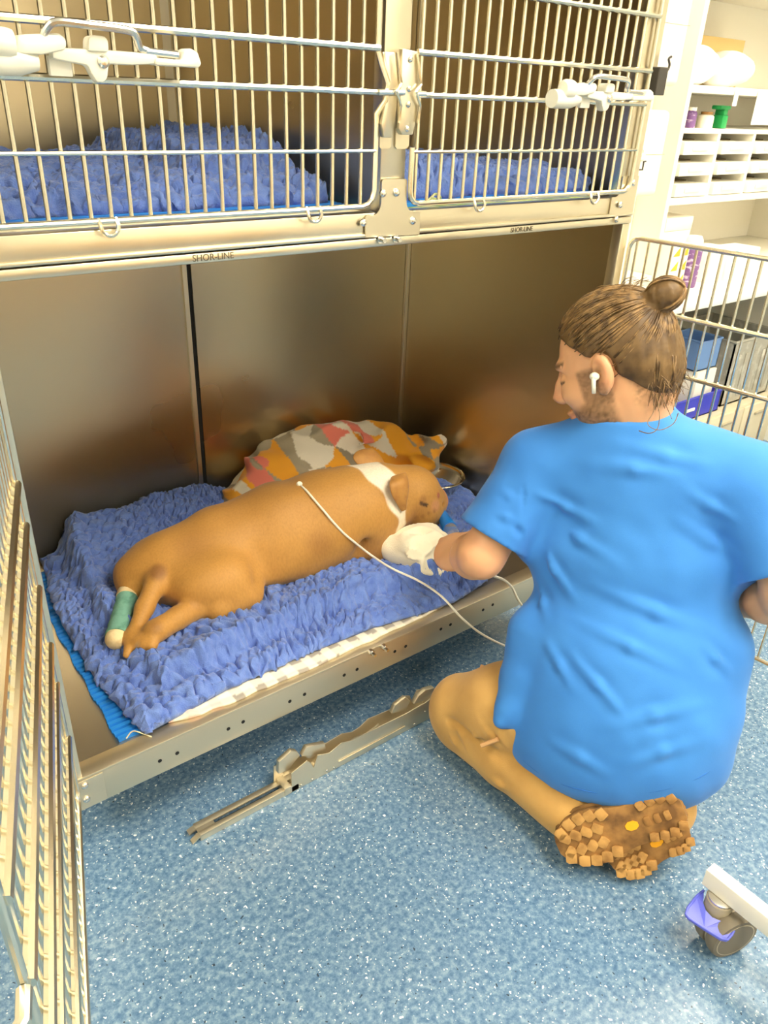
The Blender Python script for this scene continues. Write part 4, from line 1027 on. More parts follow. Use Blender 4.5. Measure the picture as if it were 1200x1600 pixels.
def folds(F, L, depth):
    """L: (x0, y0, x1, y1, width, height): creases of the cloth between two points of its surface"""
    def hit(a, b):                                     # first point of the cloth along the sight line
        for d in np.arange(1.15, 1.75, 0.004):
            q = np.array(dp(a, b, d)[:]); i = np.round((q - F.lo) / F.h).astype(int)
            if (i >= 0).all() and (i < F.n).all() and F.f[tuple(i)] < 0: return q
        return None
    pts_ = [(hit(x0, y0), hit(x1, y1), hit((x0 + x1) / 2, (y0 + y1) / 2)) for (x0, y0, x1, y1, w_, a) in L]
    segs = []
    for (A, B, C_), l in zip(pts_, L):
        if A is None or B is None or C_ is None: continue
        segs += [(A, C_, 0.0, 0.5, l[4], l[5]), (C_, B, 0.5, 1.0, l[4], l[5])]
    for (A, B, t0, t1, w_, a) in segs:
        sl = F._sl(np.minimum(A, B) - 4 * w_, np.maximum(A, B) + 4 * w_, 0.03)
        x, y, z = F.grid(sl); ba = B - A; l2 = float(ba @ ba)
        t = np.clip(((x - A[0]) * ba[0] + (y - A[1]) * ba[1] + (z - A[2]) * ba[2]) / l2, 0, 1)
        d2 = (x - A[0] - ba[0] * t) ** 2 + (y - A[1] - ba[1] * t) ** 2 + (z - A[2] - ba[2] * t) ** 2
        F.f[sl] -= (a * 1.35 * (np.exp(-d2 / (w_ * w_ * 0.9)) - 0.45 * np.exp(-d2 / (w_ * w_ * 4.0))) * np.maximum(np.sin(np.pi * np.clip(t0 + (t1 - t0) * t, 0.0, 1.0)), 0.0) ** 1.5).astype(np.float32)

def scrub_top():
    F = Field((0.60, -0.74, 0.12), (1.27, 0.0, 0.83), 0.0042)
    FR = frame(HIP, WAIST)
    F.ell(Vector((0.868, -0.432, 0.170)), (0.212, 0.130, 0.150), 0.05, FR); F.ell(Vector((0.880, -0.430, 0.255)), (0.208, 0.130, 0.145), 0.05, FR)
    F.ell(WAIST + Vector((-0.010, 0.0, 0)), (0.216, 0.130, 0.138), 0.06, frame(WAIST, CHEST))
    F.ell(CHEST + Vector((-0.004, 0.006, 0)), (0.206, 0.130, 0.128), 0.06, frame(CHEST, UPPER))
    F.ell(UPPER, (0.190, 0.100, 0.112), 0.06, frame(CHEST, NECK))
    F.chain([NECK + Vector((0.0, 0, -0.040)), LSH + Vector((0, 0, 0.005))], [0.078, 0.068], 0.05)
    F.chain([NECK + Vector((0.0, 0, -0.040)), RSH + Vector((0, 0, 0.005))], [0.078, 0.070], 0.05)
    # front panel draped over the near thigh, its corner pointing down
    F.chain([dp(835, 990, 1.50), dp(816, 1065, 1.50), dp(796, 1105, 1.49), dp(782, 1126, 1.485)], [0.052, 0.040, 0.022, 0.012], 0.025)
    F.chain([dp(788, 1160, 1.43), dp(795, 1200, 1.43)], [0.020, 0.016], 0.006, op='-')
    F.half((0, 0, 0.172), (-0.10, -0.06, -1.0)); 
    # sleeves
    for sh, el, cut, r0, r1 in ((LSH, LEL, 0.80, 0.072, 0.074), (RSH, REL, 0.78, 0.074, 0.076)):
        d = (el - sh).normalized(); end = sh.lerp(el, cut)
        G = Field(tuple(F.lo), tuple(F.lo + F.h * (F.n - 1)), F.h); G.f = G.f[:F.n[0], :F.n[1], :F.n[2]]
        G.chain([sh, sh.lerp(el, 1.15)], [r0, r1], 0.0)
        x, y, z = G.grid(); pl = (x - end.x) * d.x + (y - end.y) * d.y + (z - end.z) * d.z
        G.f = np.maximum(G.f, pl.astype(np.float32))
        k = 0.028; hh = np.clip(0.5 + 0.5 * (F.f - G.f) / k, 0, 1); F.f = F.f + (G.f - F.f) * hh - k * hh * (1 - hh)
        F.cone(sh.lerp(el, cut - 0.06), sh.lerp(el, 1.3), 0.054, 0.064, 0.004, op='-')
    # neck opening, side slit
    F.cone(NECK + Vector((0.0, -0.006, -0.045)), NECK + Vector((-0.004, -0.004, 0.014)), 0.084, 0.068, 0.035)
    F.half(NECK + Vector((0.0, 0.0, 0.036)), (-0.10, 0.16, 1.0), 0.004)
    F.cone(NECK + Vector((-0.004, 0.004, 0.004)), NECK + Vector((-0.010, 0.018, 0.10)), 0.060, 0.064, 0.003, op='-')
    # creases
    dep = lambda a, b: 1.345 + 0.0001 * (b - 800) + 0.00018 * abs(1000 - a)
    folds(F, [(905, 905, 1150, 1010, 0.012, 0.009), (1000, 870, 1160, 965, 0.010, 0.008), (1040, 800, 1165, 885, 0.012, 0.007), (880, 960, 1090, 1060, 0.011, 0.007),
              (845, 990, 905, 1090, 0.010, 0.007), (880, 1010, 985, 1130, 0.010, 0.007), (925, 1140, 1120, 1095, 0.012, 0.008), (960, 1200, 1110, 1150, 0.012, 0.006),
              (824, 765, 945, 822, 0.010, 0.007), (824, 830, 905, 950, 0.011, 0.008), (826, 795, 985, 890, 0.011, 0.006), (900, 720, 1080, 745, 0.014, 0.005), (950, 690, 1130, 735, 0.012, 0.005),
              (1060, 760, 1160, 820, 0.010, 0.006), (850, 1150, 960, 1215, 0.012, 0.006), (1090, 1000, 1150, 1060, 0.010, 0.006), (835, 900, 860, 985, 0.010, 0.005)], dep)
    folds(F, [(775, 760, 815, 790, 0.008, 0.004), (768, 800, 812, 815, 0.008, 0.004), (820, 700, 815, 850, 0.0045, -0.004), (800, 815, 818, 845, 0.008, -0.006)], lambda a, b: 1.435)
    x, y, z = F.grid()
    F.f += (0.0030 * noise3(x * 11 + z * 5, y * 11, z * 9 - x * 6, 5) + 0.0018 * noise3(x * 26 + z * 14, y * 26, z * 16, 9)).astype(np.float32)
    me, V = F.mesh('scrub_top', 1)
    M['scrub'] = mat('blue scrub cotton', lin(58, 134, 216), 0.82, sheen=0.12, noise=((5, 5, 5), lin(50, 124, 208), 0.4, 0.7), bump=((600, 600, 600), 0.12, 0.0015))
    top = link('scrub_top', me, M['scrub'], PER, 'full', mw=PINV)
    def hit(a, b):
        for d in np.arange(1.15, 1.75, 0.003):
            q = np.array(dp(a, b, d)[:]); i = np.round((q - F.lo) / F.h).astype(int)
            if (i >= 0).all() and (i < F.n).all() and F.f[tuple(i)] < 0: return dp(a, b, d + 0.0012)
    M['seam'] = mat('seam of the scrub top', lin(44, 112, 196), 0.85)
    for line in ([(822, 690), (816, 730), (816, 770), (819, 810), (822, 845)], [(818, 1188), (850, 1212), (900, 1232), (960, 1241), (1030, 1235), (1085, 1218), (1118, 1198)], [(742, 818), (760, 834), (785, 846), (806, 848)]):
        P_ = [hit(*p_) for p_ in line]; P_ = [p_ for p_ in P_ if p_ is not None]
        if len(P_) > 2: MB().tube(bez(P_, 5), 0.0016, 6).build('seam', M['seam'], top, True)
    return top
TOP = scrub_top()

def trousers():
    F = Field((0.60, -0.70, 0.001), (1.24, -0.02, 0.34), 0.0045)
    F.ell(HIP + Vector((0, 0.01, -0.02)), (0.165, 0.10, 0.115), 0.03, frame(HIP, WAIST))
    for h_, k_, a_, sg in ((LHIP, LKN, LAN, 1), (RHIP, RKN, RAN, -1)):
        kz = Vector((0, 0, 0.010))
        F.chain([h_, h_.lerp(k_, 0.6) + kz * 1.2, k_ + kz], [0.100, 0.090, 0.074], 0.03)
        F.ell(k_ + Vector((0, 0.002, -0.012)), (0.068, 0.066, 0.074), 0.02)
        F.chain([k_ + Vector((0, -0.02, -0.025)), k_.lerp(a_, 0.45) + Vector((0, 0, -0.012)), a_ + Vector((0, 0.01, -0.01))], [0.066, 0.066, 0.058], 0.016)
        F.chain([k_.lerp(a_, 0.10) + Vector((-0.066 * sg, 0, 0.030)), k_.lerp(a_, 0.9) + Vector((-0.060 * sg, 0, 0.046))], [0.008, 0.008], 0.012, op='-')   # crease between thigh and calf
        x, y, z = F.grid()
    F.half((0, 0, 0.003), (0, 0, -1))
    dep = lambda a, b: 1.53 - 0.0004 * (a - 700)
    folds(F, [(700, 1108, 742, 1195, 0.007, 0.004), (716, 1100, 768, 1200, 0.007, 0.004), (735, 1098, 790, 1192, 0.007, 0.004), (758, 1110, 800, 1180, 0.007, 0.004), (698, 1140, 720, 1178, 0.008, 0.004)], lambda a, b: 1.535)
    folds(F, [(760, 1215, 800, 1238, 0.010, 0.006), (800, 1262, 838, 1250, 0.010, 0.006), (825, 1275, 845, 1232, 0.009, 0.006), (845, 1290, 862, 1245, 0.009, 0.006)], lambda a, b: 1.48)
    F.f += (0.003 * noise3(x * 14, y * 14, z * 14, 3)).astype(np.float32)
    me, V = F.mesh('trousers', 1)
    M['canvas'] = mat('tan work trousers', lin(206, 162, 92), 0.85, sheen=0.15, noise=((12, 12, 12), lin(188, 144, 76), 0.35, 0.7), bump=((420, 420, 420), 0.25, 0.002))
    tr = link('trousers', me, M['canvas'], PER, 'full', mw=PINV)
    M['tab'] = mat('stitched tab', lin(206, 160, 108), 0.8)
    a = dp(752, 1165, 1.512); b = dp(778, 1155, 1.500)
    MB().tube([a, b], 0.0045, 8).build('pocket_tab', M['tab'], tr, True)
    a = dp(752, 1046, 1.60); MB().box(-0.012, 0.012, -0.004, 0.004, -0.004, 0.004, 0.002, Matrix.Translation(a) @ Matrix.Rotation(0.6, 4, 'Z')).build('pocket_tab', M['tab'], tr, True)
trousers()

def boot(toe, heel, nrm, name_dot=True):
    """toe, heel: ends of the sole; nrm: the way the sole faces"""
    toe, heel = Vector(toe), Vector(heel); ax = (heel - toe); L_ = ax.length; X_ = ax.normalized()
    Z_ = -(Vector(nrm) - X_ * Vector(nrm).dot(X_)).normalized(); Y_ = Z_.cross(X_)
    mw = Matrix(((X_.x, Y_.x, Z_.x, toe.x), (X_.y, Y_.y, Z_.y, toe.y), (X_.z, Y_.z, Z_.z, toe.z), (0, 0, 0, 1)))
    F = Field((-0.03, -0.075, -0.004), (L_ + 0.04, 0.075, 0.17), 0.004)
    F.chain([(0.045, 0, 0.040), (0.11, 0, 0.048), (L_ - 0.06, 0, 0.055)], [0.043, 0.046, 0.040], 0.02)
    F.ell((0.045, 0.0, 0.030), (0.048, 0.046, 0.040), 0.02); F.ell((L_ - 0.045, 0, 0.040), (0.050, 0.038, 0.045), 0.02)
    F.chain([(L_ - 0.075, 0, 0.07), (L_ - 0.075, 0, 0.13)], [0.044, 0.045], 0.03)
    F.half((0, 0, 0.004), (0, 0, -1)); F.half((0, 0, 0.140), (0, 0, 1)); F.ell((L_ - 0.075, 0, 0.145), (0.036, 0.036, 0.03), 0.004, op='-')
    me, V = F.mesh('boot', 1)
    bo = link('boot', me, M['boot'], PER, 'full', mw=PINV @ mw)
    def outline(t):                                  # half width of the sole along its length
        return float(np.interp(t, [0, 0.04, 0.12, 0.25, 0.36, 0.55, 0.70, 0.85, 0.95, 1], [0.012, 0.028, 0.043, 0.050, 0.049, 0.038, 0.037, 0.041, 0.033, 0.015]))
    poly = [(t * L_, outline(t)) for t in np.linspace(0, 1, 22)] + [(t * L_, -outline(t)) for t in np.linspace(1, 0, 22)]
    rot = Matrix.Rotation(-math.pi / 2, 4, 'X')
    so = MB().prism([(x_, y_) for x_, y_ in poly], 0.012, M=Matrix(((1, 0, 0, 0), (0, 0, 1, 0), (0, 1, 0, -0.008), (0, 0, 0, 1))), bev=0.0015).build('sole', M['boot_sole'], bo, True)
    def lug(cx, cy, w_, l_, a, h_=0.0042):
        Mx = Matrix.Translation((cx, cy, -0.0098)) @ Matrix.Rotation(a, 4, 'Z')
        mb = MB().prism([(-l_ / 2, -w_ * 0.36), (-l_ * 0.2, -w_ / 2), (l_ / 2, -w_ * 0.42), (l_ / 2, w_ * 0.42), (-l_ * 0.2, w_ / 2), (-l_ / 2, w_ * 0.36)], h_, M=Mx @ Matrix(((1, 0, 0, 0), (0, 0, 1, 0), (0, 1, 0, -h_ / 2), (0, 0, 0, 1))), bev=0.0008)
        mb.build('sole_lug', M['lug'], so, True)
    for t in np.linspace(0.07, 0.42, 5):             # toe and ball: side blocks and chevrons
        o_ = outline(t)
        for s_ in (-1, 1): lug(t * L_, s_ * (o_ - 0.0105), 0.021, 0.0195, s_ * 0.35)
        if 0.05 < t < 0.38:
            lug(t * L_ + 0.004, 0.013, 0.022, 0.017, 0.9); lug(t * L_ + 0.004, -0.013, 0.022, 0.017, -0.9)
    for t in np.linspace(0.72, 0.95, 4):
        o_ = outline(t)
        for s_ in (-1, 1): lug(t * L_, s_ * (o_ - 0.008), 0.017, 0.016, s_ * 0.3)
        if t < 0.93: lug(t * L_, 0.0, 0.018, 0.011, 0)
    n = 8; MB().prism([(0.0125 * math.cos(2 * math.pi * (k + .5) / n), 0.0085 * math.sin(2 * math.pi * (k + .5) / n)) for k in range(n)], 0.002, M=Matrix(((1, 0, 0, 0.60 * L_), (0, 0, 1, 0), (0, 1, 0, -0.0100), (0, 0, 0, 1)))).build('sole_badge', M['badge'], so)
    # welt line, heel loop
    MB().tube([(x_ * 0.99 + 0.001, y_ * 1.02, 0.008) for x_, y_ in poly], 0.0035, 6, closed=True).build('welt', M['boot_sole'], bo, True)
    MB().tube(bez([(L_ - 0.028, 0.006, 0.12), (L_ - 0.012, 0.006, 0.135), (L_ - 0.008, 0.0, 0.152), (L_ - 0.022, -0.004, 0.150), (L_ - 0.03, -0.006, 0.125)], 4), 0.0022, 6).build('heel_loop', M['tab'], bo, True)
    return bo
M['boot'] = mat('tan suede boot', lin(158, 112, 56), 0.85, noise=((20, 20, 20), lin(128, 88, 40), 0.4, 0.7), bump=((160, 160, 160), 0.3, 0.003))
M['boot_sole'] = mat('worn brown sole with recess shade', lin(164, 120, 64), 0.75, noise=((26, 26, 26), lin(104, 72, 34), 0.4, 0.65))  # darker than the lugs: shade of the recesses put into the colour
M['lug'] = mat('scuffed tread lighter than recess', lin(196, 150, 84), 0.75, noise=((30, 30, 30), lin(146, 104, 52), 0.4, 0.65))  # lighter than the sole so the recesses look shaded
M['badge'] = mat('yellow sole badge', lin(244, 172, 22), 0.5)
boot(pt(872, 1322, 'z', 0.050), pt(1068, 1262, 'z', 0.175), (-0.62, -0.62, 0.50))
boot(pt(952, 1345, 'z', 0.040), pt(1072, 1290, 'z', 0.115), (-0.60, -0.62, 0.30))

def hair():
    F = Field(tuple(HC + Vector((-0.16, -0.16, -0.15))), tuple(HC + Vector((0.17, 0.16, 0.18))), 0.0034)
    F.ell(hp(-0.012, 0.030, 0), (0.103, 0.094, 0.083), 0.01, HM)
    F.ell(hp(-0.060, -0.022, 0), (0.054, 0.066, 0.064), 0.03, HM)
    # hairline: forehead, over the ear, nape
    n = (Hf * 0.72 - Hu * 0.70); F.half(hp(0.052, 0.064, 0), n, 0.004)
    F.half(hp(0.079, 0.09, 0), Hf + Hu * 0.15, 0.006)
    F.ell(hp(-0.002, -0.010, 0.085), (0.030, 0.042, 0.022), 0.004, HM, op='-'); F.ell(hp(-0.002, -0.010, -0.085), (0.030, 0.042, 0.022), 0.004, HM, op='-')
    B = hp(-0.110, 0.076, 0.010)                      # the bun
    F.chain([hp(-0.074, 0.066, 0.005), B], [0.028, 0.020], 0.014)
    F.ell(B + Hu * 0.006 - Hf * 0.006, (0.031, 0.026, 0.030), 0.008, HM)
    x, y, z = F.grid()
    px, py, pz = x - B.x, y - B.y, z - B.z
    rr = np.sqrt(px * px + py * py + pz * pz)
    ang = np.arctan2(px * Hs.x + py * Hs.y + pz * Hs.z, px * Hf.x + py * Hf.y + pz * Hf.z + 0.15 * (px * Hu.x + py * Hu.y + pz * Hu.z))
    F.f += (0.0022 * noise3(ang * 9, rr * 14, 0 * rr, 5) + 0.0012 * noise3(ang * 22, rr * 20, 0 * rr, 7)).astype(np.float32)
    me, V = F.mesh('hair', 1)
    M['hair'] = mat('brown hair', lin(116, 90, 54), 0.5, noise=((30, 30, 30), lin(74, 54, 30), 0.35, 0.7), spec=0.4)
    M['strand'] = mat('brown hair strand', lin(152, 120, 76), 0.42, noise=((70, 70, 70), lin(84, 62, 36), 0.35, 0.62), spec=0.5)
    ho = link('hair', me, M['hair'], PER, 'full', mw=PINV)
    # combed strands running from the hairline to the bun
    rnd = random.Random(4); mb = MB()
    E = lambda f, u, s: Vector((f, u, s))
    def surf(v, lift):                                # push a local direction out to the hair surface
        c = E(-0.012, 0.030, 0); d = v - c; q = math.sqrt((d.x / 0.103) ** 2 + (d.y / 0.094) ** 2 + (d.z / 0.083) ** 2)
        p1 = c + d / q
        c2 = E(-0.060, -0.022, 0); d2 = v - c2; q2_ = math.sqrt((d2.x / 0.055) ** 2 + (d2.y / 0.067) ** 2 + (d2.z / 0.066) ** 2)
        p2 = c2 + d2 / max(q2_, 1e-6)
        p = p1 if (p1 - c).length > (p2 - c).length else p2
        return p + (p - c).normalized() * lift
    end = E(-0.098, 0.070, 0.006)
    for i in range(330):
        t = rnd.random(); s_ = rnd.uniform(-1, 1)
        st = E(0.07 - 0.155 * t + rnd.uniform(-0.010, 0.010), 0.083 - 0.150 * t + rnd.uniform(-0.006, 0.006) + 0.02, 0.085 * s_ if t > 0.12 else 0.06 * s_)
        if abs(st.z) > 0.06 and -0.028 < st.x < 0.028 and st.y < 0.028: st.y = 0.030
        P_ = []; lift = rnd.uniform(-0.0006, 0.0022); wob = rnd.uniform(-0.006, 0.006)
        for k in range(9):
            q = k / 8; v = st.lerp(end, q) + E(0, 0, wob * math.sin(q * 3.1))
            P_.append(hp(*(surf(v, lift + 0.001 * math.sin(q * 3.14)) if q < 0.95 else end + E(0, 0, rnd.uniform(-0.012, 0.012)))))
        mb.tube(P_, [0.0013 * (0.6 + 0.4 * math.sin(math.pi * (k + 1) / 10)) for k in range(9)], 4)
    for i in range(60):                               # coils of the bun
        a0 = rnd.uniform(0, 6.28); tilt = rnd.uniform(-0.7, 0.7); rad = rnd.uniform(0.0295, 0.0335); P_ = []
        for k in range(14):
            a = a0 + k * 0.30
            v = E(math.cos(a), math.sin(a) * math.cos(tilt), math.sin(a) * math.sin(tilt)) * rad
            v.y *= 0.86
            P_.append(B + Hu * 0.006 - Hf * 0.006 + Hf * v.x + Hu * v.y + Hs * (v.z + rnd.uniform(-0.001, 0.001)))
        mb.tube(P_, 0.0012, 4)
    me2 = mb.build('strands', M['strand'], ho, 'full')
    me2['kind'] = 'stuff'
    # loose wisps at the nape
    mb = MB()
    for i in range(90):
        s_ = rnd.uniform(-0.055, 0.062); st = hp(-0.078 + rnd.uniform(-0.02, 0.012), -0.045 + rnd.uniform(-0.02, 0.01), s_)
        dn = Vector((0, 0, -1)); out = -Hf * rnd.uniform(0.0, 0.030) + Hs * rnd.uniform(-0.01, 0.02); ln = rnd.uniform(0.01, 0.045)
        P_ = [hp(-0.066, -0.01, s_ * 0.9), st, st + dn * ln * 0.5 + out * 0.5, st + dn * ln + out * 0.9 + Hf * rnd.uniform(-0.01, 0.01)]
        mb.tube(bez(P_, 4), 0.0005, 4)
    for i in range(90):                              # short hair at the nape, growing up into the gathered hair
        s_ = rnd.uniform(-0.05, 0.058); a_ = math.sqrt(max(0.0, 1 - (s_ / 0.064) ** 2)); lo = rnd.uniform(-0.098, -0.070)
        mb.tube(bez([hp(-0.030 - 0.052 * a_, lo, s_ * 0.92), hp(-0.040 - 0.056 * a_, lo + 0.022, s_ * 0.98), hp(-0.052 - 0.060 * a_, lo + 0.048, s_)], 3), 0.00045, 4)
    for (pts) in [[(1022, 600, 1.29), (1030, 640, 1.28), (1028, 668, 1.27), (1015, 677, 1.268), (998, 673, 1.27)], [(1018, 610, 1.29), (1022, 640, 1.28), (1012, 662, 1.27), (1030, 672, 1.268), (1052, 662, 1.272), (1060, 645, 1.28)], [(1026, 604, 1.29), (1040, 632, 1.28), (1050, 655, 1.275)]]:
        mb.tube(bez([dp(*p) for p in pts], 6), 0.0008, 4)
    for i in range(40):                               # flyaway hairs on the crown
        f_ = rnd.uniform(-0.09, 0.07); s_ = rnd.uniform(-0.05, 0.06); v = surf(E(f_, 0.12, s_), 0.0)
        mb.tube(bez([hp(*v), hp(v.x - 0.012, v.y + rnd.uniform(0.002, 0.010), v.z + rnd.uniform(-0.008, 0.008)), hp(v.x - 0.028, v.y + rnd.uniform(0.0, 0.008), v.z)], 3), 0.0005, 3)
    w_ = mb.build('loose_strands', M['strand'], ho, 'full'); w_['kind'] = 'stuff'
hair()
# white earbud in the near ear
eb = hp(0.006, -0.008, 0.086)
MB().ball(eb, 0.0085, 14, (1, 1, 0.8)).tube([eb + Hs * 0.004, eb + Hs * 0.007 - Hu * 0.012 + Hf * 0.003, eb + Hs * 0.006 - Hu * 0.026 + Hf * 0.007], [0.0040, 0.0036, 0.0034], 10).build('earbud', M['white_plastic'], PER, 'full', mw=PINV)

# ------------------------------------------------------------------ loose latch rail on the floor
def floor_rail():
    e = empty('latch_rail', (0.45, -0.04, 0), 'loose slotted metal latch rail lying on the floor below the kennel lip', 'rail')
    inv = Matrix.Translation((-0.45, 0.04, 0))
    cv = lambda cx, cy, y: (lambda p: (p.x, p.z))(pt(280 + cx / 2.727, 1040 + cy / 2.727, 'y', y))
    M['zinc'] = mat('zinc plated steel', lin(222, 212, 188), 0.42, 0.9)
    def part(mb, n, m_=M['zinc']): return mb.build(n, m_, e, True, mw=inv)
    part(MB().box(0.180, 0.395, -0.0535, -0.0505, 0.0005, 0.014).box(0.180, 0.395, -0.024, -0.021, 0.0005, 0.014).box(0.180, 0.395, -0.0535, -0.0425, 0.0125, 0.0155, 0.0006).box(0.180, 0.395, -0.034, -0.021, 0.0125, 0.0155, 0.0006).box(0.180, 0.215, -0.0425, -0.034, 0.0125, 0.0155), 'channel')
    part(MB().box(0.214, 0.392, -0.0425, -0.034, 0.003, 0.006), 'slot', M['black'])
    part(MB().prism([(0.166, 0.010), (0.184, 0.0155), (0.184, 0.0125), (0.166, 0.007)], 0.012, y0=-0.035), 'end_tab')
    part(MB().prism([(0.164, 0.004), (0.184, 0.0150), (0.184, 0.0115), (0.164, 0.001)], 0.011, y0=-0.0525), 'end_tab')
    near = [cv(a, b, -0.053) for a, b in [(478, 460), (545, 405), (560, 415), (573, 436), (590, 382), (640, 372), (690, 330), (735, 318), (850, 262), (960, 208), (975, 200), (1030, 168), (1045, 160), (1090, 128)]]
    near = [(x_, max(z_, 0.004)) for x_, z_ in near] + [(near[-1][0] + 0.06, 0.034), (near[-1][0] + 0.06, 0.0008), (near[0][0], 0.0008)]
    part(MB().prism(near, 0.0022, y0=-0.0535, bev=0.0005), 'side_plate')
    far = [cv(a, b, -0.020) for a, b in [(402, 470), (402, 430), (430, 412), (488, 368), (505, 372), (518, 392), (540, 355), (572, 335), (625, 330), (692, 290), (735, 283), (768, 262), (805, 226), (835, 214), (908, 182), (962, 128), (982, 128), (990, 150), (1012, 104), (1080, 92), (1084, 112)]]
    z0 = 0.0008; far = far + [(far[-1][0] + 0.05, far[-1][1] - 0.004), (far[-1][0] + 0.05, z0), (far[0][0], z0)]
    part(MB().prism(far, 0.0022, y0=-0.021, bev=0.0005), 'side_plate')
    part(MB().box(near[0][0], near[-3][0], -0.0513, -0.0210, 0.0006, 0.003), 'web')
    part(MB().tube([(cv(680, 410, -0.055)[0], -0.0550, cv(680, 410, -0.055)[1]), (cv(962, 258, -0.055)[0], -0.0550, cv(962, 258, -0.055)[1])], 0.0013, 6), 'pressed_line')
    part(MB().prism([cv(a, b, -0.050) for a, b in [(735, 318), (800, 290), (832, 268), (852, 250), (838, 280), (805, 300)]], 0.004, y0=-0.050), 'cam_tongue')
    part(MB().prism([cv(a, b, -0.050) for a, b in [(1000, 165), (1020, 130), (1050, 105), (1088, 95), (1090, 125), (1060, 140), (1050, 170), (1043, 150), (1020, 158)]], 0.012, y0=-0.050, bev=0.0008), 'claw')
    part(MB().prism([cv(a, b, -0.045) for a, b in [(905, 205), (920, 170), (965, 135), (985, 150), (965, 190)]], 0.010, y0=-0.045, bev=0.0008), 'claw')
    part(MB().prism([cv(a, b, -0.048) for a, b in [(430, 470), (432, 420), (485, 372), (510, 375), (522, 390), (470, 455)]], 0.010, y0=-0.042, bev=0.0008), 'claw')
    part(MB().prism([cv(a, b, -0.046) for a, b in [(525, 388), (545, 350), (625, 335), (628, 365), (590, 382), (560, 400)]], 0.010, y0=-0.044, bev=0.0008), 'claw')
    part(MB().box(cv(448, 500, -.054)[0], cv(478, 500, -.054)[0], -0.055, -0.020, 0.001, 0.021, 0.001), 'stop_block')
    for a, b in [(520, 510), (630, 448), (660, 435), (1003, 250), (1048, 195), (568, 485)]:
        x_, z_ = cv(a, b, -0.055)
        if z_ > 0.004: part(MB().ball((x_, -0.0545, z_), 0.0026, 10, (1, 0.6, 1)), 'rivet', M['bolt'])
floor_rail()

# ------------------------------------------------------------------ trolley foot with caster at the lower right
def trolley():
    e = empty('trolley', (0.79, -0.95, 0), 'white trolley leg with a grey caster and blue brake pedal', 'trolley')
    inv = Matrix.Translation((-0.79, 0.95, 0))
    M['grey_rubber'] = mat('grey rubber tyre', lin(120, 112, 96), 0.6); M['grey_plastic'] = mat('warm grey plastic', lin(176, 166, 142), 0.45)
    M['pedal'] = mat('periwinkle plastic', lin(98, 108, 222), 0.35); M['white_metal'] = mat('white powder coat', lin(246, 240, 226), 0.35)
    M['beige_metal'] = mat('beige powder coat', lin(212, 198, 164), 0.45)
    MB().box(0.783, 0.806, -1.30, -0.697, 0.106, 0.142, 0.0012).build('leg_beam', M['white_metal'], e, True, mw=inv)
    c = Vector((0.796, -0.750, 0.0445)); ax = Vector((-0.34, -0.94, 0)).normalized(); rot = Vector((0, 0, 1)).rotation_difference(ax).to_matrix().to_4x4()
    T = Matrix.Translation(c) @ rot
    for s_ in (-1, 1):
        o = 0.0135 * s_
        w_ = MB().lathe([(0.0350, o - 0.0115), (0.0420, o - 0.0105), (0.0442, o - 0.005), (0.0442, o + 0.005), (0.0420, o + 0.0105), (0.0350, o + 0.0115)], 36, T).build('wheel', M['grey_rubber'], e, True, mw=inv)
        MB().lathe([(0.0, o + 0.0100 * s_), (0.029, o + 0.0095 * s_), (0.0335, o + 0.0112 * s_), (0.0358, o + 0.0120 * s_), (0.0366, o + 0.0105 * s_)], 36, T).build('wheel_disc', M['grey_plastic'], w_, 'full')
    MB().lathe([(0.0, -0.003), (0.038, -0.003), (0.040, 0.0), (0.038, 0.003), (0.0, 0.003)], 32, T).build('hood', M['grey_plastic'], e, True, mw=inv)
    MB().cyl((0.790, -0.730, 0.070), (0.790, -0.730, 0.099), 0.022, 24).build('swivel_housing', M['grey_plastic'], e, True, mw=inv)
    MB().lathe([(0.016, 0), (0.021, 0.001), (0.021, 0.004), (0.016, 0.0055)], 24, Matrix.Translation((0.791, -0.730, 0.0995))).build('washer', M['bolt'], e, True, mw=inv)
    # pedal: a crescent plate with a raised rim, sloping away from the beam
    A = [pt(x_, y_, 'z', z_) for x_, y_, z_ in [(1099, 1393, .082), (1088, 1402, .081), (1074, 1420, .076), (1071, 1430, .073), (1076, 1436, .072), (1100, 1452, .069), (1126, 1468, .066), (1136, 1470, .066), (1143, 1462, .069), (1150, 1446, .074), (1154, 1430, .079), (1148, 1428, .080)]]
    B = [pt(x_, y_, 'z', z_) for x_, y_, z_ in [(1099, 1402, .082), (1098, 1412, .081), (1102, 1424, .079), (1112, 1435, .077), (1126, 1441, .077), (1138, 1438, .078)]]
    ring = A + B[::-1]; up = Vector((0, 0, 0.006))
    vs = [p - up * 0.5 for p in ring] + [p + up * 0.5 for p in ring]; n = len(ring)
    fs = [tuple(range(n))[::-1], tuple(range(n, 2 * n))] + [(i, (i + 1) % n, n + (i + 1) % n, n + i) for i in range(n)]
    pd = MB().add(vs, fs).build('brake_pedal', M['pedal'], e, mw=inv)
    MB().tube([p + up * 0.5 for p in A], 0.0022, 8).build('pedal_rim', M['pedal'], pd, True)
trolley()

# ------------------------------------------------------------------ back of the room: desk, shelves, dispensers
def boxthing(name, label, cat, x0, x1, y0, y1, z0, z1, m_, bev=0.002, group=None):
    return tag(MB().box(x0 - (x0 + x1) / 2, x1 - (x0 + x1) / 2, y0 - (y0 + y1) / 2, y1 - (y0 + y1) / 2, 0, z1 - z0, bev).build(name, m_, None, True, loc=((x0 + x1) / 2, (y0 + y1) / 2, z0)), label, cat, group)
WL = M['white_laminate']
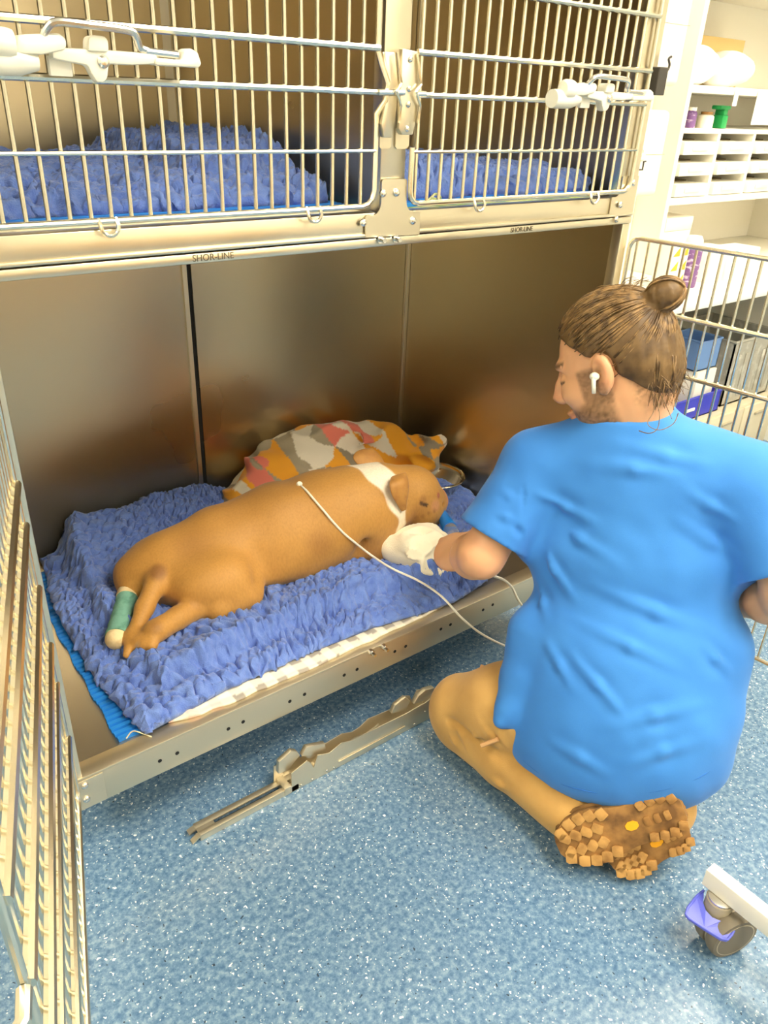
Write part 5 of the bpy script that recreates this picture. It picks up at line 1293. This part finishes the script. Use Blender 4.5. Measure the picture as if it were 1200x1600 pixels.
# wall dispensers
M['cream_plastic'] = mat('cream plastic', lin(248, 240, 220), 0.35)
def dispenser(x0, x1, z0, z1, label, outlet):
    e = empty('dispenser', ((x0 + x1) / 2, 0.739, z0), label, 'dispenser', 'wall dispensers'); w_ = (x1 - x0) / 2; h_ = z1 - z0
    MB().box(-w_, w_, -0.14, 0, 0, h_, 0.018, seg=4).build('cover', M['cream_plastic'], e, True)
    MB().box(-w_ * 0.98, w_ * 0.98, -0.1412, -0.1395, h_ * 0.5, h_ * 0.504).build('seam', M['grey_plastic'], e)
    if outlet:
        MB().box(-w_ * 0.75, -w_ * 0.22, -0.146, -0.139, h_ * 0.44, h_ * 0.60, 0.002).build('socket_plate', M['cream_plastic'], e, True)
        for dx, dz, l_ in ((-0.55, 0.54, 0.008), (-0.42, 0.54, 0.008), (-0.485, 0.49, 0.006)):
            MB().box(w_ * dx - 0.002, w_ * dx + 0.002, -0.1466, -0.1455, h_ * dz - l_ / 2, h_ * dz + l_ / 2).build('socket_slot', M['grey_plastic'], e)
dispenser(2.03, 2.20, 1.30, 1.62, 'cream wall dispenser higher up beside the white shelves', False)
dispenser(2.02, 2.195, 0.985, 1.235, 'cream wall unit with a socket below the upper dispenser', True)
# desk
dk = empty('desk', (2.7, 0.65, 0), 'white desk with a thick top against the back wall behind the open door', 'desk')
MB().prism([(-0.745, -0.335), (1.2, -0.335), (1.2, 0.36), (-0.41, 0.36), (-0.41, 0.085), (-0.745, 0.085)], 0.035, M=Matrix(((1, 0, 0, 0), (0, 0, 1, 0), (0, 1, 0, 0.685), (0, 0, 0, 1))), bev=0.003).build('desk_top', WL, dk, True)
MB().box(0.33, 0.36, -0.30, 0.36, 0, 0.685).build('side_panel', WL, dk)
MB().box(-0.70, -0.67, -0.10, 0.085, 0, 0.685).build('side_panel', WL, dk)
# shelf unit on the desk
su = empty('shelf_unit', (2.9, 0.80, 0.7205), 'white shelf unit with open shelves and small drawers standing on the desk', 'shelves')
SI = Matrix.Translation((-2.9, -0.80, -0.7205))
for x0 in (2.287, 3.55): MB().box(x0, x0 + 0.022, 0.62, 1.0, 0.7205, 2.2, 0.001).build('side_panel', WL, su, True, mw=SI)
for z in (1.288, 1.60, 1.95): MB().box(2.309, 3.55, 0.622, 1.0, z, z + 0.022, 0.001).build('shelf', WL, su, True, mw=SI)
MB().box(2.309, 3.55, 0.990, 1.0, 0.7205, 2.2).build('back_panel', WL, su, mw=SI)
MB().box(2.309, 3.55, 0.622, 0.99, 1.170, 1.184, 0.001).build('shelf', WL, su, True, mw=SI)
MB().box(2.309, 3.55, 0.622, 0.99, 0.948, 0.972, 0.001).build('shelf', WL, su, True, mw=SI)
M['gap'] = mat('dark drawer gap', lin(120, 104, 78), 0.8)
for c in range(5):
    xa = 2.325 + 0.228 * c
    MB().box(xa + 0.198, xa + 0.216, 0.626, 0.98, 0.972, 1.170).build('upright', WL, su, mw=SI)
    for r in range(3):
        z = 0.9745 + r * 0.0655
        d = MB().box(xa, xa + 0.190, 0.618, 0.90, z, z + 0.040, 0.0015).build('drawer', WL, su, True, mw=SI)
        MB().box(xa + 0.05, xa + 0.135, 0.6145, 0.6185, z + 0.012, z + 0.028, 0.0008).build('label_holder', M['cream_plastic'], d, True)
        MB().box(xa + 0.012, xa + 0.178, 0.70, 0.88, z + 0.030, z + 0.044).build('drawer_gap_shade', M['gap'], d)  # dark slab painting the shade in the gap above each drawer
# things on the shelves
M['amber'] = mat('amber glass', lin(150, 110, 60), 0.2); M['green'] = mat('green plastic', lin(30, 160, 84), 0.35); M['purple'] = mat('purple print', lin(120, 84, 140), 0.5, noise=((30, 30, 90), lin(196, 180, 206), 0.55, 0.62))
M['tan_card'] = mat('tan card', lin(226, 196, 132), 0.8); M['paper_white'] = mat('white paper', lin(252, 248, 236), 0.8); M['orange_print'] = mat('orange print', lin(246, 176, 50), 0.6); M['cyan_print'] = mat('cyan print', lin(140, 214, 220), 0.6)
def jar(x, y, z, r, h, m_, cap, label, name='bottle', cat='bottle'):
    e = empty(name, (x, y, z), label, cat)
    MB().lathe([(0.0, 0), (r, 0), (r, h * 0.72), (r * 0.7, h * 0.82), (r * 0.7, h * 0.86)], 20).build('container', m_, e, True)
    MB().lathe([(0.0, h * 0.84), (r * 0.78, h * 0.84), (r * 0.78, h), (0.0, h)], 20).build('cap', cap, e, True)
jar(2.425, 0.68, 1.1845, 0.018, 0.062, M['purple'], WL, 'small purple bottle on the shelf above the drawers')
jar(2.515, 0.68, 1.1845, 0.026, 0.050, M['cream_plastic'], M['amber'], 'small cream jar with a dark lid beside the green dispenser', 'jar', 'jar')
e = empty('tape_dispenser', (2.60, 0.68, 1.1845), 'bright green plastic tape dispenser standing on the shelf above the drawers', 'dispenser')
MB().box(-0.014, 0.020, -0.02, 0.02, 0, 0.042, 0.004).box(-0.010, 0.014, -0.018, 0.018, 0.041, 0.060, 0.003).build('body', M['green'], e, True)
MB().box(-0.036, 0.026, -0.019, 0.019, 0.058, 0.071, 0.004).build('arm', M['green'], e, True)
tag(MB().box(2.70, 2.86, 0.617, 0.6185, 1.20, 1.3085).build('notice', M['paper_white'], None), 'white paper notice hanging from the shelf edge beside the green dispenser', 'notice')
tag(MB().box(2.555, 2.580, 0.617, 0.619, 1.255, 1.3095).build('shelf_strip', M['paper_white'], None), 'narrow white strip hanging from the shelf edge left of the notice', 'label')
def bag(name, c, r, seed, label, m_):
    F = Field((c[0] - r[0] * 1.3, c[1] - r[1] * 1.3, c[2] - 0.01), (c[0] + r[0] * 1.3, c[1] + r[1] * 1.3, c[2] + r[2] * 2.4), 0.007)
    F.ell((c[0], c[1], c[2] + r[2]), r, 0.02); F.ell((c[0] - r[0] * 0.5, c[1], c[2] + r[2] * 0.8), (r[0] * 0.5, r[1] * 0.8, r[2] * 0.8), 0.02)
    x, y, z = F.grid(); F.f += (0.016 * np.abs(noise3(x * 18, y * 18, z * 18, seed))).astype(np.float32); F.half((0, 0, c[2]), (0, 0, -1))
    me, V = F.mesh(name, 1); tag(link(name, me, m_, None, 'full'), label, 'bag', 'white bags on the upper shelf')
bag('plastic_bag', (2.52, 0.78, 1.3105), (0.10, 0.09, 0.065), 3, 'bulging white bag at the left end of the upper shelf', M['paper_white'])
bag('plastic_bag', (2.74, 0.78, 1.3105), (0.11, 0.09, 0.060), 6, 'bulging white bag further right on the upper shelf', M['paper_white'])
boxthing('cardboard_box', 'tan cardboard box at the back of the upper shelf behind the white bags', 'box', 2.56, 2.98, 0.875, 0.985, 1.3105, 1.475, M['tan_card'])
# things on the desk
tri = [(-0.04, 0.015), (-0.005, 0.015), (-0.005, 0.045)]
e = empty('printed_carton', (2.150, 0.47, 0.7205), 'white carton printed with orange triangles on the left end of the desk', 'carton')
MB().box(-0.045, 0.045, -0.03, 0.03, 0, 0.142, 0.001).build('carton', M['paper_white'], e, True)
for k in range(3):
    for dx in (0, 0.045): MB().prism([(x_ + dx, z_ + 0.045 * k) for x_, z_ in tri], 0.0006, y0=-0.0309).build('triangle_print', M['orange_print'], e)
e = empty('spray_can', (2.232, 0.45, 0.7205), 'purple and white spray can with a round white cap on the desk', 'can')
MB().lathe([(0.0, 0), (0.030, 0), (0.031, 0.003), (0.031, 0.125), (0.028, 0.132), (0.0, 0.134)], 24).build('can', M['purple'], e, True)
MB().lathe([(0.027, 0.128), (0.028, 0.134), (0.026, 0.150), (0.020, 0.160), (0.0, 0.163)], 24).build('cap', M['paper_white'], e, True)
for k in range(4): boxthing('carton', ['flat white carton at the bottom of the stack at the back of the desk', 'second flat carton from below in the stack at the back of the desk', 'third flat carton from below in the stack at the back of the desk', 'topmost flat carton of the stack at the back of the desk'][k], 'carton', 2.325 + 0.006 * k, 2.50 + 0.004 * (k % 2), 0.64, 0.76, 0.7208 + 0.046 * k, 0.7208 + 0.046 * k + 0.044, [M['paper_white'], M['cream_plastic']][k % 2], 0.001, 'stacked cartons')
boxthing('carton', 'white carton beside the spray can on the desk', 'carton', 2.34, 2.43, 0.44, 0.52, 0.7205, 0.835, M['paper_white'])
e = empty('carton', (2.505, 0.48, 0.7205), 'wide white carton with a pale cyan stripe on the desk', 'carton')
MB().box(-0.065, 0.12, -0.05, 0.05, 0, 0.10, 0.001).build('carton', M['paper_white'], e, True)
MB().box(-0.045, -0.022, -0.0509, -0.0502, 0, 0.10).build('stripe', M['cyan_print'], e)
# under the desk
M['blue_bin'] = mat('royal blue plastic', lin(56, 60, 196), 0.4); M['light_blue'] = mat('light blue plastic', lin(112, 150, 206), 0.35); M['teal'] = mat('dark teal plastic', lin(46, 92, 122), 0.5); M['brown'] = mat('dark brown leather', lin(72, 54, 38), 0.7, noise=((30, 30, 30), lin(120, 94, 62), 0.5, 0.7))
M['crate'] = mat('cloudy grey plastic', lin(176, 172, 158), 0.35, noise=((30, 30, 30), lin(206, 204, 192), 0.5, 0.7)); M['beige'] = mat('beige drawer fronts', lin(214, 204, 176), 0.5)
def open_bin(name, label, cat, x0, x1, y0, y1, z0, z1, m_, t=0.004, rim=None):
    e = empty(name, ((x0 + x1) / 2, (y0 + y1) / 2, z0), label, cat); a, b, h_ = (x1 - x0) / 2, (y1 - y0) / 2, z1 - z0
    MB().box(-a, a, -b, b, 0, t).box(-a, a, -b, -b + t, 0, h_).box(-a, a, b - t, b, 0, h_).box(-a, -a + t, -b, b, 0, h_).box(a - t, a, -b, b, 0, h_).build('tub', m_, e)
    MB().tube([(-a, -b, h_), (a, -b, h_), (a, b, h_), (-a, b, h_)], t * 1.1, 6, closed=True).build('rim', rim or m_, e, True); return e
lowshelf = empty('storage_cabinet', (2.50, 0.60, 0), 'low beige cabinet with drawers standing under the desk', 'cabinet')
MB().box(-0.24, 0.50, -0.20, 0.36, 0, 0.215, 0.002).build('carcass', M['beige'], lowshelf, True)
for k in range(3): 
    d = MB().box(-0.235 + 0.245 * k, 0.0 + 0.245 * k, -0.208, -0.199, 0.01, 0.205, 0.002).build('drawer', M['beige'], lowshelf, True)
    MB().box(-0.15 + 0.245 * k, -0.08 + 0.245 * k, -0.216, -0.206, 0.16, 0.17, 0.002).build('handle', M['grey_plastic'], d, True)
bb = open_bin('storage_bin', 'royal blue plastic bin under the desk behind the hair bun', 'bin', 2.275, 2.60, 0.425, 0.66, 0.216, 0.300, M['blue_bin'])
MB().box(-0.06, -0.01, -0.1225, -0.1180, 0.035, 0.046, 0.001).build('label_strip', M['paper_white'], bb)
e = empty('white_device', (2.40, 0.76, 0.2160), 'white slant-fronted box standing behind the blue bin', 'box')
MB().prism([(-0.13, 0.0), (0.10, 0.0), (0.10, 0.19), (0.02, 0.24), (-0.10, 0.27), (-0.13, 0.24)], 0.14, y0=-0.07, bev=0.004).build('casing', M['paper_white'], e, True)
MB().box(-0.09, 0.06, -0.0735, -0.069, 0.05, 0.15, 0.002).build('front_panel', M['cream_plastic'], e, True)
tub = open_bin('small_tub', 'light blue tilted tub under the desk left of the grey crate', 'tub', 2.44, 2.575, 0.46, 0.60, 0.386, 0.495, M['light_blue'])
boxthing('carton', 'white carton standing in the blue bin below the light blue tub', 'carton', 2.445, 2.57, 0.45, 0.62, 0.2215, 0.384, M['paper_white'])
def lump(name, c, r, seed, label, m_, cat):
    F = Field(tuple(np.array(c) - np.array(r) * 1.4), tuple(np.array(c) + np.array(r) * 1.4), 0.006); F.ell(c, r, 0.02); F.ell((c[0] + r[0] * 0.4, c[1], c[2] + r[2] * 0.4), tuple(v * 0.6 for v in r), 0.02)
    x, y, z = F.grid(); F.f += (0.012 * np.abs(noise3(x * 22, y * 22, z * 22, seed))).astype(np.float32)
    me, V = F.mesh(name, 1); tag(link(name, me, m_, None, 'full'), label, cat)
boxthing('storage_box', 'dark brown box under the desk behind the blue tub', 'box', 2.28, 2.42, 0.86, 0.97, 0.2165, 0.545, M['brown'], 0.006)
lump('work_glove', (2.345, 0.90, 0.585), (0.065, 0.05, 0.045), 5, 'dark brown crumpled glove on the brown box under the desk', M['brown'], 'glove')
boxthing('storage_box', 'dark teal upright box between the brown box and the grey crate', 'box', 2.475, 2.60, 0.845, 0.97, 0.2165, 0.560, M['teal'], 0.006)
cr = open_bin('crate', 'cloudy grey plastic crate under the right part of the desk', 'crate', 2.645, 2.985, 0.44, 0.75, 0.2165, 0.470, M['crate'], 0.006)
for k in range(5): MB().box(-0.14 + 0.062 * k, -0.11 + 0.062 * k, -0.1600, -0.1545, 0.03, 0.20, 0.002).build('rib', M['crate'], cr, True)
# far side of the room, behind the camera: unseen cupboard added to tint the steel's reflections
M['wood'] = mat('ochre wood laminate', lin(206, 158, 82), 0.5, noise=((3, 3, 30), lin(186, 136, 62), 0.4, 0.7))
cb = empty('cupboard', (0.6, -3.35, 0), 'unseen ochre wood cupboard added at the far wall for the steel to mirror', 'cupboard')
MB().box(-1.3, 1.3, -0.24, 0.24, 0.08, 0.88, 0.003).build('carcass', M['wood'], cb, True)
MB().box(-1.32, 1.32, -0.24, 0.27, 0.88, 0.92, 0.004).build('worktop', WL, cb, True)
for k in range(4):
    d = MB().box(-1.29 + 0.65 * k, -0.66 + 0.65 * k, 0.24, 0.258, 0.10, 0.87, 0.003).build('door', M['wood'], cb, True)
    MB().box(-0.76 + 0.65 * k, -0.74 + 0.65 * k, 0.258, 0.275, 0.6, 0.75, 0.003).build('handle', M['bolt'], d, True)
